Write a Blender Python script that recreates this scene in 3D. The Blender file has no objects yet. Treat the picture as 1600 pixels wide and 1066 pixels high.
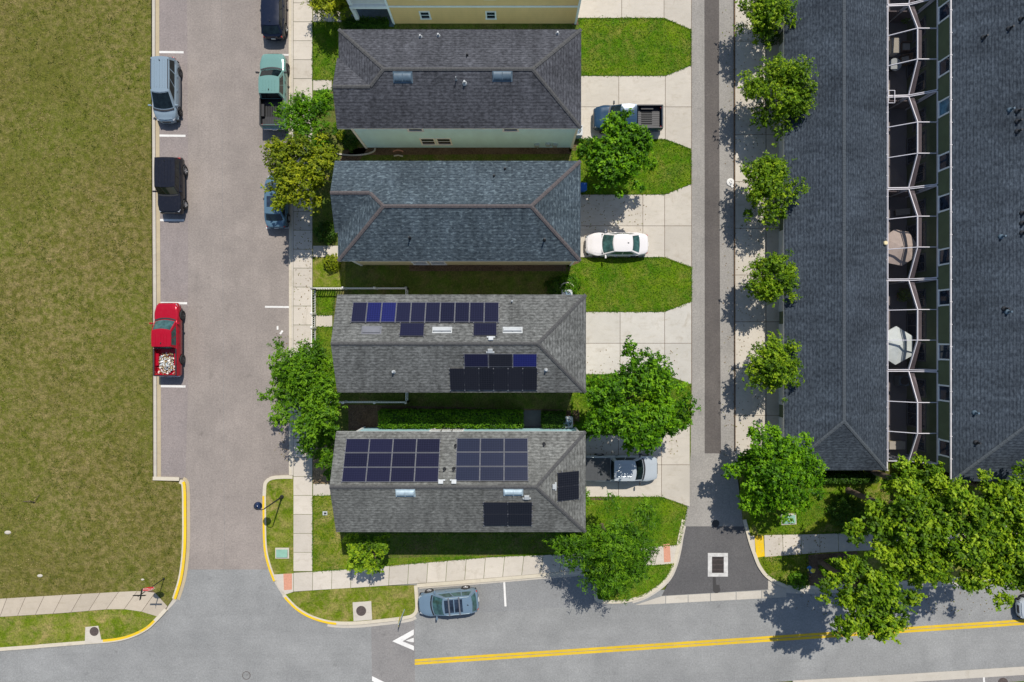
import bpy, bmesh, math, random
import numpy as np
from mathutils import Vector, Matrix
sc = bpy.context.scene
COL = sc.collection
R = math.radians
# ------------------------------------------------------------------ camera, sky, sun, exposure
CAMH = 51.0
SC = 19.5                       # photo pixels per metre on the ground
cam_d = bpy.data.cameras.new("camera"); cam = bpy.data.objects.new("camera", cam_d); COL.objects.link(cam)
cam.location = (0, 0, CAMH); cam.rotation_euler = (0, 0, 0)
cam_d.sensor_width = 36.0; cam_d.lens = 36.0 * CAMH / (1600.0 / SC)
cam_d.clip_start = 0.5; cam_d.clip_end = 5000.0
sc.camera = cam
SUNV = Vector((0.19, 0.61, 1.0)).normalized()       # towards the sun
EL = math.asin(SUNV.z); AZ = math.atan2(SUNV.x, SUNV.y)
w = bpy.data.worlds.new("World"); sc.world = w; w.use_nodes = True
nt = w.node_tree; nt.nodes.clear()
sky = nt.nodes.new("ShaderNodeTexSky"); sky.sky_type = 'NISHITA'; sky.sun_disc = False
sky.sun_elevation = EL; sky.sun_rotation = AZ; sky.air_density = 1.0; sky.dust_density = 0.6; sky.ozone_density = 1.0
bg = nt.nodes.new("ShaderNodeBackground"); bg.inputs[1].default_value = 0.11
wo = nt.nodes.new("ShaderNodeOutputWorld")
nt.links.new(sky.outputs[0], bg.inputs[0]); nt.links.new(bg.outputs[0], wo.inputs[0])
sd = bpy.data.lights.new("sun", 'SUN'); sd.energy = 4.2; sd.angle = R(0.5); sd.color = (1.0, 0.955, 0.88)
sun = bpy.data.objects.new("sun", sd); COL.objects.link(sun)
sun.rotation_euler = SUNV.to_track_quat('Z', 'Y').to_euler(); sun.location = (20, 60, 100)
sc.view_settings.view_transform = 'Standard'; sc.view_settings.look = 'None'
sc.view_settings.gamma = 1.0; sc.view_settings.exposure = 0.25
sc.cycles.max_bounces = 8; sc.cycles.transparent_max_bounces = 12

# ------------------------------------------------------------------ coordinates
def P(px, py, z=0.0):
    """world point that the photo shows at (px,py) when it lies at height z"""
    k = (CAMH - z) / CAMH / SC
    return ((px - 800.0) * k, (533.0 - py) * k, z)
def gx(px): return (px - 800.0) / SC
def gy(py): return (533.0 - py) / SC

# ------------------------------------------------------------------ materials
def lin(c):
    return tuple((x / 12.92 if x <= 0.04045 else ((x + 0.055) / 1.055) ** 2.4) for x in c)
MATS = {}
class NB:
    def __init__(s, name):
        s.m = bpy.data.materials.new(name); s.m.use_nodes = True; s.t = s.m.node_tree; s.t.nodes.clear()
        s.out = s.n("ShaderNodeOutputMaterial"); s.pos = None
    def n(s, typ, **kw):
        x = s.t.nodes.new(typ)
        for k, v in kw.items(): setattr(x, k, v)
        return x
    def l(s, a, b): s.t.links.new(a, b)
    def position(s):
        if s.pos is None: s.pos = s.n("ShaderNodeNewGeometry")
        return s.pos.outputs['Position']
    def objco(s):
        return s.n("ShaderNodeTexCoord").outputs['Object']
    def noise(s, scale, detail=3, rough=0.55, vec=None, stretch=None, dist=0.0):
        v = vec if vec is not None else s.position()
        if stretch:
            mp = s.n("ShaderNodeMapping"); mp.inputs['Scale'].default_value = stretch; s.l(v, mp.inputs[0]); v = mp.outputs[0]
        x = s.n("ShaderNodeTexNoise"); x.inputs['Scale'].default_value = scale; x.inputs['Detail'].default_value = detail
        x.inputs['Roughness'].default_value = rough; x.inputs['Distortion'].default_value = dist
        s.l(v, x.inputs['Vector']); return x.outputs[0]
    def ramp(s, fac, stops, interp='LINEAR'):
        r = s.n("ShaderNodeValToRGB"); cr = r.color_ramp; cr.interpolation = interp
        while len(cr.elements) < len(stops): cr.elements.new(0.5)
        for e, (p, c) in zip(cr.elements, stops):
            e.position = p; e.color = (c, c, c, 1) if isinstance(c, (int, float)) else (*c, 1)
        s.l(fac, r.inputs[0]); return r.outputs[0]
    def mix(s, fac, a, b, mode='MIX'):
        x = s.n("ShaderNodeMix", data_type='RGBA', blend_type=mode)
        for sock, v in ((x.inputs[0], fac), (x.inputs[6], a), (x.inputs[7], b)):
            if isinstance(v, (int, float)): sock.default_value = v
            elif isinstance(v, tuple): sock.default_value = (*v, 1)
            else: s.l(v, sock)
        return x.outputs[2]
    def math(s, op, a, b=None):
        x = s.n("ShaderNodeMath", operation=op)
        for i, v in enumerate((a, b)):
            if v is None: continue
            if isinstance(v, (int, float)): x.inputs[i].default_value = v
            else: s.l(v, x.inputs[i])
        return x.outputs[0]
    def bump(s, h, strength=0.5, dist=0.02):
        b = s.n("ShaderNodeBump"); b.inputs['Strength'].default_value = strength; b.inputs['Distance'].default_value = dist
        s.l(h, b.inputs['Height']); return b.outputs[0]
    def pbr(s, color, rough=0.8, metal=0.0, normal=None, coat=0.0, spec=0.5, **kw):
        p = s.n("ShaderNodeBsdfPrincipled")
        if isinstance(color, tuple): p.inputs['Base Color'].default_value = (*color, 1)
        else: s.l(color, p.inputs['Base Color'])
        if isinstance(rough, (int, float)): p.inputs['Roughness'].default_value = rough
        else: s.l(rough, p.inputs['Roughness'])
        p.inputs['Metallic'].default_value = metal; p.inputs['Coat Weight'].default_value = coat
        p.inputs['Specular IOR Level'].default_value = spec
        if normal is not None: s.l(normal, p.inputs['Normal'])
        s.l(p.outputs[0], s.out.inputs[0]); return p

def plain(name, color, rough=0.6, metal=0.0, coat=0.0, var=0.12, scale=3.0, spec=0.5):
    if name in MATS: return MATS[name]
    b = NB(name); n = b.noise(scale, 4)
    c = b.mix(b.ramp(n, [(0.3, 0.0), (0.7, 1.0)]), tuple(x * (1 - var) for x in color), tuple(min(1, x * (1 + var)) for x in color))
    b.pbr(c, rough, metal, coat=coat, spec=spec); MATS[name] = b.m; return b.m

def roadpaint(name, c, under, amount=0.5):
    b = NB(name); n = b.noise(2.6, 5, 0.75); f = b.noise(14, 3, 0.75); big = b.noise(0.4, 3)
    chip = b.math('ADD', b.math('MULTIPLY', n, 0.55), b.math('MULTIPLY', f, 0.45))
    col = b.mix(b.ramp(big, [(0.3, 0.0), (0.7, 1.0)]), tuple(x * 0.82 for x in c), c)
    col = b.mix(b.ramp(chip, [(0.50, 0.0), (0.66, amount)]), col, under)
    b.pbr(col, 0.85, spec=0.2); MATS[name] = b.m; return b.m

def asphalt(name, c, var=0.14, warm=None, blotch=0.22, streak=None):
    b = NB(name)
    big = b.noise(0.35, 4, 0.6); mid = b.noise(2.2, 4, 0.6); fine = b.noise(16, 4, 0.75)
    w2 = warm or tuple(x * 0.86 for x in c)
    col = b.mix(b.ramp(big, [(0.32, 0.0), (0.68, 1.0)]), w2, c)
    col = b.mix(b.ramp(mid, [(0.35, 0.0), (0.75, blotch)]), col, tuple(x * 0.72 for x in c))
    if streak:
        st = b.noise(1.0, 3, 0.6, stretch=streak)
        col = b.mix(b.ramp(st, [(0.45, 0.0), (0.75, 0.45)]), col, tuple(x * 0.74 for x in c))
    wr = b.noise(0.16, 5, 0.7, dist=0.5)
    col = b.mix(b.ramp(wr, [(0.52, 0.0), (0.75, 0.5)]), col, tuple(min(1, x * 1.22) for x in c))
    oil = b.noise(1.3, 2, 0.5)
    col = b.mix(b.ramp(oil, [(0.67, 0.0), (0.79, 0.42)]), col, tuple(x * 0.42 for x in c))
    g = b.ramp(fine, [(0.25, 1 - var * 2.2), (0.5, 1.0), (0.78, 1 + var * 1.6)])
    col = b.mix(1.0, col, g, 'MULTIPLY')
    g2 = b.noise(7.5, 2, 0.6)
    col = b.mix(1.0, col, b.ramp(g2, [(0.25, 0.84), (0.5, 1.0), (0.75, 1.16)]), 'MULTIPLY')
    crk = b.n("ShaderNodeTexVoronoi", feature='DISTANCE_TO_EDGE'); crk.inputs['Scale'].default_value = 0.16
    wv = b.n("ShaderNodeVectorMath", operation='ADD'); nz = b.n("ShaderNodeTexNoise"); nz.inputs['Scale'].default_value = 0.9
    b.l(b.position(), nz.inputs['Vector']); b.l(b.position(), wv.inputs[0]); b.l(nz.outputs[1], wv.inputs[1]); b.l(wv.outputs[0], crk.inputs['Vector'])
    cf = b.ramp(crk.outputs[0], [(0.0, 0.13), (0.009, 0.0)])
    col = b.mix(cf, col, tuple(x * 0.5 for x in c))
    b.pbr(col, 0.9, normal=b.bump(fine, 0.35, 0.01), spec=0.25); MATS[name] = b.m; return b.m

def concrete(name, c, dirt=(0.30, 0.25, 0.17), amount=0.45, var=0.06):
    b = NB(name)
    big = b.noise(0.45, 5, 0.65); mid = b.noise(1.6, 5, 0.7, stretch=(0.7, 2.2, 1)); fine = b.noise(20, 3, 0.7)
    col = b.mix(b.ramp(big, [(0.35, 0.0), (0.7, 1.0)]), tuple(x * 0.88 for x in c), c)
    col = b.mix(b.ramp(mid, [(0.52, 0.0), (0.8, amount)]), col, dirt)
    col = b.mix(1.0, col, b.ramp(fine, [(0.3, 1 - var), (0.7, 1 + var)]), 'MULTIPLY')
    if b.pos is None: b.position()
    isl = b.pos.outputs['Random Per Island']
    col = b.mix(1.0, col, b.ramp(isl, [(0.0, 0.87), (1.0, 1.06)]), 'MULTIPLY')
    st = b.noise(0.9, 4, 0.7, dist=0.8)
    col = b.mix(b.ramp(st, [(0.56, 0.0), (0.76, 0.48)]), col, (0.27, 0.225, 0.165))
    b.pbr(col, 0.88, normal=b.bump(fine, 0.2, 0.005), spec=0.3); MATS[name] = b.m; return b.m

def grass(name, dark, mid, light, dry=None, dryamt=0.5, big=0.35, clump=1.6, dist=0.6):
    b = NB(name)
    n1 = b.noise(big, 4, 0.6); n2 = b.noise(clump, 5, 0.68, dist=dist); n3 = b.noise(9.0, 3, 0.7, stretch=(1.0, 0.75, 1)); n4 = b.noise(26.0, 2, 0.7)
    col = b.mix(b.ramp(n2, [(0.30, 0.0), (0.68, 1.0)]), dark, mid)
    col = b.mix(b.ramp(n1, [(0.40, 0.0), (0.66, 0.75)]), col, light)
    if dry is not None:
        n5 = b.noise(clump * 0.75, 5, 0.72, dist=dist, stretch=(1.0, 1.0, 1.0))
        n6 = b.noise(big * 0.6, 3, 0.55, stretch=(1.3, 1.0, 1))
        f = b.math('MULTIPLY', b.ramp(n5, [(0.42, 0.0), (0.66, 1.0)]), b.ramp(n6, [(0.3, 0.25), (0.62, 1.0)]))
        f = b.math('MULTIPLY', f, dryamt)
        col = b.mix(f, col, dry)
    g = b.ramp(n3, [(0.25, 0.55), (0.5, 0.98), (0.78, 1.5)])
    col = b.mix(1.0, col, g, 'MULTIPLY')
    col = b.mix(0.8, col, b.ramp(n4, [(0.3, 0.72), (0.7, 1.3)]), 'MULTIPLY')
    hh = b.math('ADD', n3, b.math('MULTIPLY', n2, 1.5))
    b.pbr(col, 0.95, normal=b.bump(hh, 0.75, 0.09), spec=0.12); MATS[name] = b.m; return b.m

def shingle(name, c1, c2, mortar, noise_amt=0.35, speck=None, patch=None, row=0.2):
    """asphalt shingles: courses run along the eave whichever way the slope faces"""
    b = NB(name)
    geo = b.n("ShaderNodeNewGeometry"); b.pos = geo
    sp = b.n("ShaderNodeSeparateXYZ"); b.l(geo.outputs['Position'], sp.inputs[0])
    sn = b.n("ShaderNodeSeparateXYZ"); b.l(geo.outputs['True Normal'], sn.inputs[0])
    xf = b.math('GREATER_THAN', b.math('ABSOLUTE', sn.outputs[0]), b.math('ABSOLUTE', sn.outputs[1]))
    ca = b.n("ShaderNodeCombineXYZ"); b.l(sp.outputs[0], ca.inputs[0]); b.l(sp.outputs[1], ca.inputs[1])
    cb = b.n("ShaderNodeCombineXYZ"); b.l(sp.outputs[1], cb.inputs[0]); b.l(sp.outputs[0], cb.inputs[1])
    mv = b.n("ShaderNodeMix", data_type='VECTOR'); b.l(xf, mv.inputs[0]); b.l(ca.outputs[0], mv.inputs[4]); b.l(cb.outputs[0], mv.inputs[5])
    def brick(wd, off, lo, hi, mort, msize):
        br = b.n("ShaderNodeTexBrick"); br.inputs['Scale'].default_value = 1.0
        br.inputs['Brick Width'].default_value = wd; br.inputs['Row Height'].default_value = row; br.offset = off
        br.inputs['Mortar Size'].default_value = msize; br.inputs['Mortar Smooth'].default_value = 0.6; br.inputs['Bias'].default_value = 0.0
        br.inputs['Color1'].default_value = (*lo, 1); br.inputs['Color2'].default_value = (*hi, 1); br.inputs['Mortar'].default_value = (*mort, 1)
        b.l(mv.outputs[1], br.inputs['Vector']); return br
    cm = tuple((x + y) / 2 for x, y in zip(c1, c2))
    dash = b.noise(1.0, 2, 0.6, vec=mv.outputs[1], stretch=(3.6, 7.5, 1.0))
    col = b.mix(b.ramp(dash, [(0.36, 0.0), (0.64, 1.0)]), c1, c2)
    br = brick(0.24, 0.37, (0.86,)*3, (1.14,)*3, (0.93,)*3, 0.0)
    col = b.mix(0.8, col, br.outputs[0], 'MULTIPLY')
    rw = brick(40.0, 0.0, (1.0,)*3, (1.0,)*3, tuple(m / c for m, c in zip(mortar, cm)), 0.028)
    col = b.mix(0.55, col, rw.outputs[0], 'MULTIPLY')
    if speck is not None:
        vo = b.noise(1.0, 2, 0.5, vec=mv.outputs[1], stretch=(3.0, 6.5, 1.0))
        col = b.mix(b.ramp(vo, [(0.57, 0.0), (0.66, 0.7)]), col, speck)
    big = b.noise(0.3, 4, 0.6); fine = b.noise(16, 3, 0.75)
    col = b.mix(1.0, col, b.ramp(big, [(0.3, 1 - noise_amt * 0.6), (0.7, 1 + noise_amt * 0.6)]), 'MULTIPLY')
    if patch is not None:
        pn = b.noise(0.55, 5, 0.7, stretch=(1.0, 0.5, 1))
        col = b.mix(b.ramp(pn, [(0.5, 0.0), (0.72, 0.6)]), col, patch)
    stk = b.noise(1.0, 4, 0.65, vec=mv.outputs[1], stretch=(1.5, 0.18, 1.0))
    col = b.mix(1.0, col, b.ramp(stk, [(0.3, 0.80), (0.5, 1.0), (0.72, 1.18)]), 'MULTIPLY')
    col = b.mix(1.0, col, b.ramp(fine, [(0.25, 0.72), (0.75, 1.28)]), 'MULTIPLY')
    b.pbr(col, 0.95, normal=b.bump(b.math('ADD', rw.outputs[1], b.math('MULTIPLY', fine, -0.5)), -0.4, 0.012), spec=0.05)
    MATS[name] = b.m; return b.m

def siding(name, c, lap=0.18, var=0.06, streak=True):
    b = NB(name)
    sp = b.n("ShaderNodeSeparateXYZ"); b.l(b.position(), sp.inputs[0])
    f = b.math('FRACT', b.math('DIVIDE', sp.outputs[2], lap))
    n = b.noise(1.2, 4, 0.6, stretch=(1, 1, 0.35))
    col = b.mix(b.ramp(n, [(0.3, 0.0), (0.7, 1.0)]), tuple(x * (1 - var) for x in c), tuple(min(1, x * (1 + var)) for x in c))
    col = b.mix(b.ramp(f, [(0.0, 0.45), (0.09, 0.0)]), col, tuple(x * 0.6 for x in c))
    b.pbr(col, 0.7, normal=b.bump(f, 0.3, 0.02)); MATS[name] = b.m; return b.m

def leafmat(name, dark, mid, light, trans=0.35):
    b = NB(name)
    at = b.n("ShaderNodeAttribute"); at.attribute_name = "leafvar"
    c = b.ramp(at.outputs['Fac'], [(0.0, dark), (0.5, mid), (1.0, light)])
    d = b.n("ShaderNodeBsdfPrincipled"); d.inputs['Roughness'].default_value = 0.5; d.inputs['Specular IOR Level'].default_value = 0.15
    b.l(c, d.inputs['Base Color'])
    tr = b.n("ShaderNodeBsdfTranslucent"); tc = b.mix(1.0, c, (1.25, 1.3, 0.6), 'MULTIPLY'); b.l(tc, tr.inputs[0])
    mx = b.n("ShaderNodeMixShader"); mx.inputs[0].default_value = trans
    b.l(d.outputs[0], mx.inputs[1]); b.l(tr.outputs[0], mx.inputs[2]); b.l(mx.outputs[0], b.out.inputs[0])
    MATS[name] = b.m; return b.m

def carpaint(name, c, flake=0.25, rough=0.14, metal=0.10):
    if name in MATS: return MATS[name]
    b = NB(name); n = b.noise(1.6, 4, 0.6, vec=b.objco())
    f = b.noise(60, 2, 0.6, vec=b.objco())
    dust = b.noise(4.0, 5, 0.7, vec=b.objco())
    col = b.mix(b.ramp(f, [(0.4, 0.0), (0.65, flake)]), c, tuple(min(1, x * 1.35 + 0.01) for x in c))
    col = b.mix(b.ramp(dust, [(0.5, 0.0), (0.9, 0.035)]), col, (0.42, 0.38, 0.32))
    b.pbr(col, b.ramp(n, [(0.3, rough * 0.9), (0.7, rough * 1.25)]), metal, coat=0.22, spec=0.25); MATS[name] = b.m; return b.m

def glassmat(name, c, rough=0.04, coat=0.0):
    if name in MATS: return MATS[name]
    b = NB(name); n = b.noise(2.3, 3, 0.6, vec=b.objco())
    col = b.mix(b.ramp(n, [(0.35, 0.0), (0.7, 1.0)]), tuple(x * 0.5 for x in c), tuple(x * 1.5 for x in c))
    b.pbr(col, rough, 0.0, spec=0.5, coat=coat); MATS[name] = b.m; return b.m

def solarmat(name, c):
    if name in MATS: return MATS[name]
    b = NB(name)
    sp = b.n("ShaderNodeSeparateXYZ"); b.l(b.objco(), sp.inputs[0])
    def line(o, step, wdt):
        f = b.math('FRACT', b.math('DIVIDE', o, step)); return b.math('LESS_THAN', f, wdt)
    ln = b.math('MAXIMUM', line(sp.outputs[0], 0.165, 0.07), line(sp.outputs[1], 0.165, 0.07))
    oi = b.n("ShaderNodeObjectInfo")
    base = b.mix(oi.outputs['Random'], tuple(x * 0.75 for x in c), tuple(x * 1.3 for x in c))
    col = b.mix(ln, base, tuple(min(1, x * 1.9 + 0.006) for x in c))
    b.pbr(col, 0.09, 0.0, spec=0.3); MATS[name] = b.m; return b.m

def screenmat(name):
    b = NB(name)
    d = b.n("ShaderNodeBsdfDiffuse"); d.inputs[0].default_value = (0.012, 0.012, 0.014, 1)
    t = b.n("ShaderNodeBsdfTransparent"); mx = b.n("ShaderNodeMixShader")
    n = b.noise(0.8, 2); b.l(b.ramp(n, [(0.3, 0.27), (0.7, 0.21)]), mx.inputs[0])
    b.l(d.outputs[0], mx.inputs[2]); b.l(t.outputs[0], mx.inputs[1]); b.l(mx.outputs[0], b.out.inputs[0]); MATS[name] = b.m; return b.m

M = {}
M['street'] = asphalt("asphalt_warm", (0.275, 0.237, 0.208), warm=(0.212, 0.183, 0.163), streak=(1.6, 0.12, 1))
M['bay'] = asphalt("asphalt_bay", (0.252, 0.214, 0.197), warm=(0.212, 0.183, 0.172), streak=(2.0, 0.25, 1))
M['cross'] = asphalt("asphalt_pale", (0.258, 0.257, 0.247), warm=(0.200, 0.200, 0.193), streak=(0.1, 1.4, 1))
M['crossbay'] = asphalt("asphalt_bay_grey", (0.225, 0.225, 0.22), warm=(0.19, 0.19, 0.187))
M['patch'] = asphalt("asphalt_patch", (0.225, 0.212, 0.20), warm=(0.185, 0.175, 0.168))
M['alley'] = asphalt("alley_pale", (0.285, 0.265, 0.238), warm=(0.235, 0.22, 0.20), streak=(2.0, 0.12, 1))
M['alleydark'] = asphalt("alley_dark", (0.110, 0.097, 0.088), warm=(0.082, 0.073, 0.068), streak=(2.6, 0.1, 1))
M['mouth'] = asphalt("asphalt_new", (0.105, 0.100, 0.098), warm=(0.085, 0.082, 0.082), blotch=0.35)
M['conc'] = concrete("concrete_walk", (0.53, 0.475, 0.40), amount=0.35)
M['drive'] = concrete("concrete_drive", (0.51, 0.462, 0.39), amount=0.45)
M['drive2'] = concrete("concrete_drive_pale", (0.505, 0.475, 0.42), amount=0.4)
M['gutter'] = concrete("concrete_gutter", (0.50, 0.455, 0.385), amount=0.45)
M['kerb'] = concrete("concrete_kerb", (0.58, 0.515, 0.40), amount=0.4)
M['kerbold'] = concrete("concrete_kerb_old", (0.45, 0.37, 0.24), amount=0.6)
M['oldwalk'] = concrete("concrete_old_walk", (0.44, 0.375, 0.29), amount=0.5)
M['yellow'] = roadpaint("yellow_paint", (0.72, 0.47, 0.012), (0.40, 0.32, 0.16), 0.75)
M['roadyellow'] = roadpaint("road_yellow", (0.64, 0.42, 0.015), (0.30, 0.25, 0.16), 0.7)
M['white'] = roadpaint("road_white", (0.70, 0.68, 0.64), (0.34, 0.32, 0.30), 0.6)
M['tactile'] = plain("tactile_terracotta", (0.50, 0.235, 0.15), 0.85, var=0.12, scale=8)
M['field'] = grass("field_grass", (0.060, 0.066, 0.008), (0.132, 0.120, 0.024), (0.090, 0.112, 0.010), dry=(0.265, 0.198, 0.090), dryamt=0.72, big=0.085, clump=2.8, dist=0.15)
M['lawn'] = grass("lawn_grass", (0.030, 0.090, 0.001), (0.062, 0.150, 0.002), (0.120, 0.185, 0.004), dry=(0.20, 0.175, 0.04), dryamt=0.65, big=0.5)
M['lawndry'] = grass("lawn_dry", (0.058, 0.108, 0.003), (0.118, 0.158, 0.006), (0.135, 0.175, 0.008), dry=(0.36, 0.255, 0.11), dryamt=0.7, big=0.5, clump=1.3)
M['yard'] = grass("side_yard", (0.055, 0.080, 0.012), (0.10, 0.125, 0.02), (0.085, 0.14, 0.015), dry=(0.20, 0.13, 0.07), dryamt=0.55, big=0.4)
M['mulch'] = grass("mulch", (0.068, 0.044, 0.028), (0.135, 0.088, 0.056), (0.16, 0.11, 0.07), big=0.8, clump=4)
M['dirt'] = grass("bare_dirt", (0.20, 0.135, 0.075), (0.30, 0.205, 0.12), (0.32, 0.23, 0.13), big=0.8, clump=3)
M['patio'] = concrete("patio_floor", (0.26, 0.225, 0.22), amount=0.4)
M['roof_top'] = shingle("shingle_plum_grey", (0.0431, 0.0441, 0.0496), (0.0832, 0.0855, 0.0949), (0.0222, 0.0221, 0.0261))
M['roof_blue'] = shingle("shingle_slate_blue", (0.0337, 0.0459, 0.0566), (0.0704, 0.0910, 0.1040), (0.0214, 0.0275, 0.0344), speck=(0.1186, 0.1530, 0.1683))
M['roof_grey'] = shingle("shingle_grey", (0.0798, 0.0814, 0.0771), (0.1588, 0.1610, 0.1526), (0.0407, 0.0403, 0.0386))
M['roof_worn'] = shingle("shingle_worn_grey", (0.0923, 0.0926, 0.0855), (0.1710, 0.1719, 0.1588), (0.0496, 0.0494, 0.0453), patch=(0.0727, 0.0723, 0.0698))
M['roof_dark'] = shingle("shingle_dark_blue", (0.0270, 0.0338, 0.0436), (0.0558, 0.0686, 0.0838), (0.0125, 0.0164, 0.0223))
M['cap_plum'] = plain("ridge_plum", (0.078, 0.066, 0.065), 0.95, var=0.25, scale=9)
M['cap_grey'] = plain("ridge_grey", (0.064, 0.063, 0.062), 0.95, var=0.25, scale=9)
M['cap_dark'] = plain("ridge_dark", (0.052, 0.062, 0.072), 0.95, var=0.25, scale=9)
M['teal_wall'] = siding("teal_siding", (0.50, 0.76, 0.88))
M['cream_wall'] = siding("cream_siding", (0.62, 0.52, 0.30))
M['grey_wall'] = siding("grey_siding", (0.42, 0.44, 0.44))
M['blue_wall'] = siding("blue_siding", (0.40, 0.62, 0.66))
M['yellow_wall'] = siding("yellow_siding", (0.76, 0.48, 0.20), lap=0.30)
M['green_wall'] = plain("green_stucco", (0.105, 0.125, 0.062), 0.9, var=0.12, scale=1.2)
M['trim'] = plain("white_trim", (0.78, 0.77, 0.74), 0.5, var=0.05)
M['gutterw'] = plain("gutter_offwhite", (0.50, 0.47, 0.46), 0.45, var=0.12, scale=2)
M['pane'] = glassmat("window_glass", (0.018, 0.028, 0.045))
M['panelight'] = glassmat("window_glass_blind", (0.10, 0.20, 0.27))
M['garage'] = plain("garage_door", (0.55, 0.54, 0.50), 0.55, var=0.06)
M['bark'] = plain("bark", (0.12, 0.085, 0.055), 0.95, var=0.35, scale=8)
M['black'] = plain("black_plastic", (0.014, 0.014, 0.016), 0.55, var=0.2)
M['rubber'] = plain("tyre_rubber", (0.022, 0.021, 0.021), 0.85, var=0.2)
M['rim'] = plain("alloy_rim", (0.50, 0.50, 0.51), 0.35, metal=0.7, var=0.1)
M['rimdark'] = plain("dark_rim", (0.09, 0.09, 0.095), 0.4, metal=0.6, var=0.1)
M['chrome'] = plain("chrome", (0.62, 0.62, 0.62), 0.2, metal=0.9, var=0.05)
M['lamp'] = plain("headlamp_glass", (0.30, 0.32, 0.34), 0.12, var=0.1, coat=0.5)
M['tail'] = plain("tail_lamp", (0.35, 0.015, 0.012), 0.2, var=0.1, coat=0.5)
M['carglass'] = glassmat("car_glass", (0.007, 0.013, 0.015), 0.03)
M['carglassg'] = glassmat("car_glass_green", (0.035, 0.085, 0.082), 0.03)
M['under'] = plain("underbody", (0.012, 0.012, 0.012), 0.9)
M['bronze'] = plain("bronze_frame", (0.10, 0.10, 0.10), 0.5, var=0.1)
M['metal'] = plain("galvanised", (0.34, 0.42, 0.46), 0.5, metal=0.1, var=0.18)
M['ventgrey'] = plain("vent_grey_blue", (0.075, 0.115, 0.15), 0.55, var=0.2)
M['ventwhite'] = plain("vent_white", (0.37, 0.385, 0.385), 0.5, var=0.1)
M['iron'] = plain("cast_iron", (0.070, 0.052, 0.046), 0.8, var=0.3, scale=9)
M['solar'] = solarmat("solar_cells", (0.008, 0.008, 0.022))
M['solarblue'] = solarmat("solar_cells_blue", (0.010, 0.012, 0.075))
M['solarblk'] = solarmat("solar_cells_black", (0.009, 0.009, 0.012))
M['solarlines'] = solarmat("solar_cells_lined", (0.012, 0.015, 0.030))
M['alu'] = plain("alu_frame", (0.115, 0.118, 0.135), 0.6, var=0.1)
M['blkframe'] = plain("black_frame", (0.02, 0.02, 0.026), 0.4, var=0.1)
M['screen'] = screenmat("insect_screen")
M['frame'] = plain("screen_frame_white", (0.62, 0.59, 0.61), 0.45, var=0.05)
M['fascia_mauve'] = plain("eave_pan_mauve", (0.105, 0.078, 0.082), 0.7, var=0.1)
M['vinyl'] = plain("white_vinyl", (0.72, 0.70, 0.66), 0.5, var=0.06)
M['greenbox'] = plain("utility_green", (0.20, 0.36, 0.27), 0.6, var=0.12)
M['bluebin'] = plain("blue_bin", (0.01, 0.10, 0.42), 0.4, var=0.1)
M['red'] = plain("sign_red", (0.55, 0.02, 0.03), 0.45, var=0.06)
M['signgreen'] = plain("sign_green", (0.02, 0.20, 0.08), 0.5)
M['signyellow'] = plain("sign_yellow", (0.72, 0.55, 0.03), 0.5)
M['hydrantb'] = plain("hydrant_blue", (0.03, 0.16, 0.45), 0.5)
M['hydranty'] = plain("hydrant_yellow", (0.75, 0.62, 0.05), 0.5)
M['canvas'] = plain("umbrella_taupe", (0.50, 0.40, 0.345), 0.9, var=0.08)
M['canvasw'] = plain("umbrella_grey", (0.66, 0.69, 0.66), 0.9, var=0.06)
M['wood'] = plain("wood_brown", (0.16, 0.09, 0.05), 0.7, var=0.2, scale=6)
M['cushion'] = plain("cushion_pale", (0.45, 0.40, 0.33), 0.9, var=0.1)
M['leaf_bright'] = leafmat("leaf_bright", (0.0173, 0.0612, 0.0008), (0.0713, 0.1938, 0.0024), (0.2052, 0.3978, 0.0080))
M['leaf_lime'] = leafmat("leaf_lime", (0.0283, 0.0688, 0.0027), (0.1159, 0.2236, 0.0054), (0.3220, 0.4358, 0.0180))
M['leaf_yellow'] = leafmat("leaf_yellow", (0.0504, 0.0796, 0.0030), (0.1764, 0.2310, 0.0060), (0.3780, 0.3979, 0.0140))
M['leaf_mid'] = leafmat("leaf_mid", (0.0184, 0.0592, 0.0014), (0.0674, 0.1716, 0.0035), (0.1735, 0.3268, 0.0098))
M['leaf_dark'] = leafmat("leaf_dark", (0.0154, 0.0441, 0.0040), (0.0396, 0.0966, 0.0080), (0.0935, 0.1890, 0.0140))
M['blade'] = leafmat("leaf_grass", (0.0390, 0.1100, 0.0016), (0.0806, 0.1875, 0.0032), (0.2470, 0.2750, 0.0160), trans=0.25)
M['litter'] = leafmat("leaf_litter", (0.10, 0.055, 0.02), (0.20, 0.13, 0.05), (0.16, 0.20, 0.03), trans=0.1)
M['weed'] = leafmat("leaf_weed", (0.06, 0.085, 0.01), (0.13, 0.15, 0.025), (0.34, 0.27, 0.11), trans=0.2)

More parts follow.
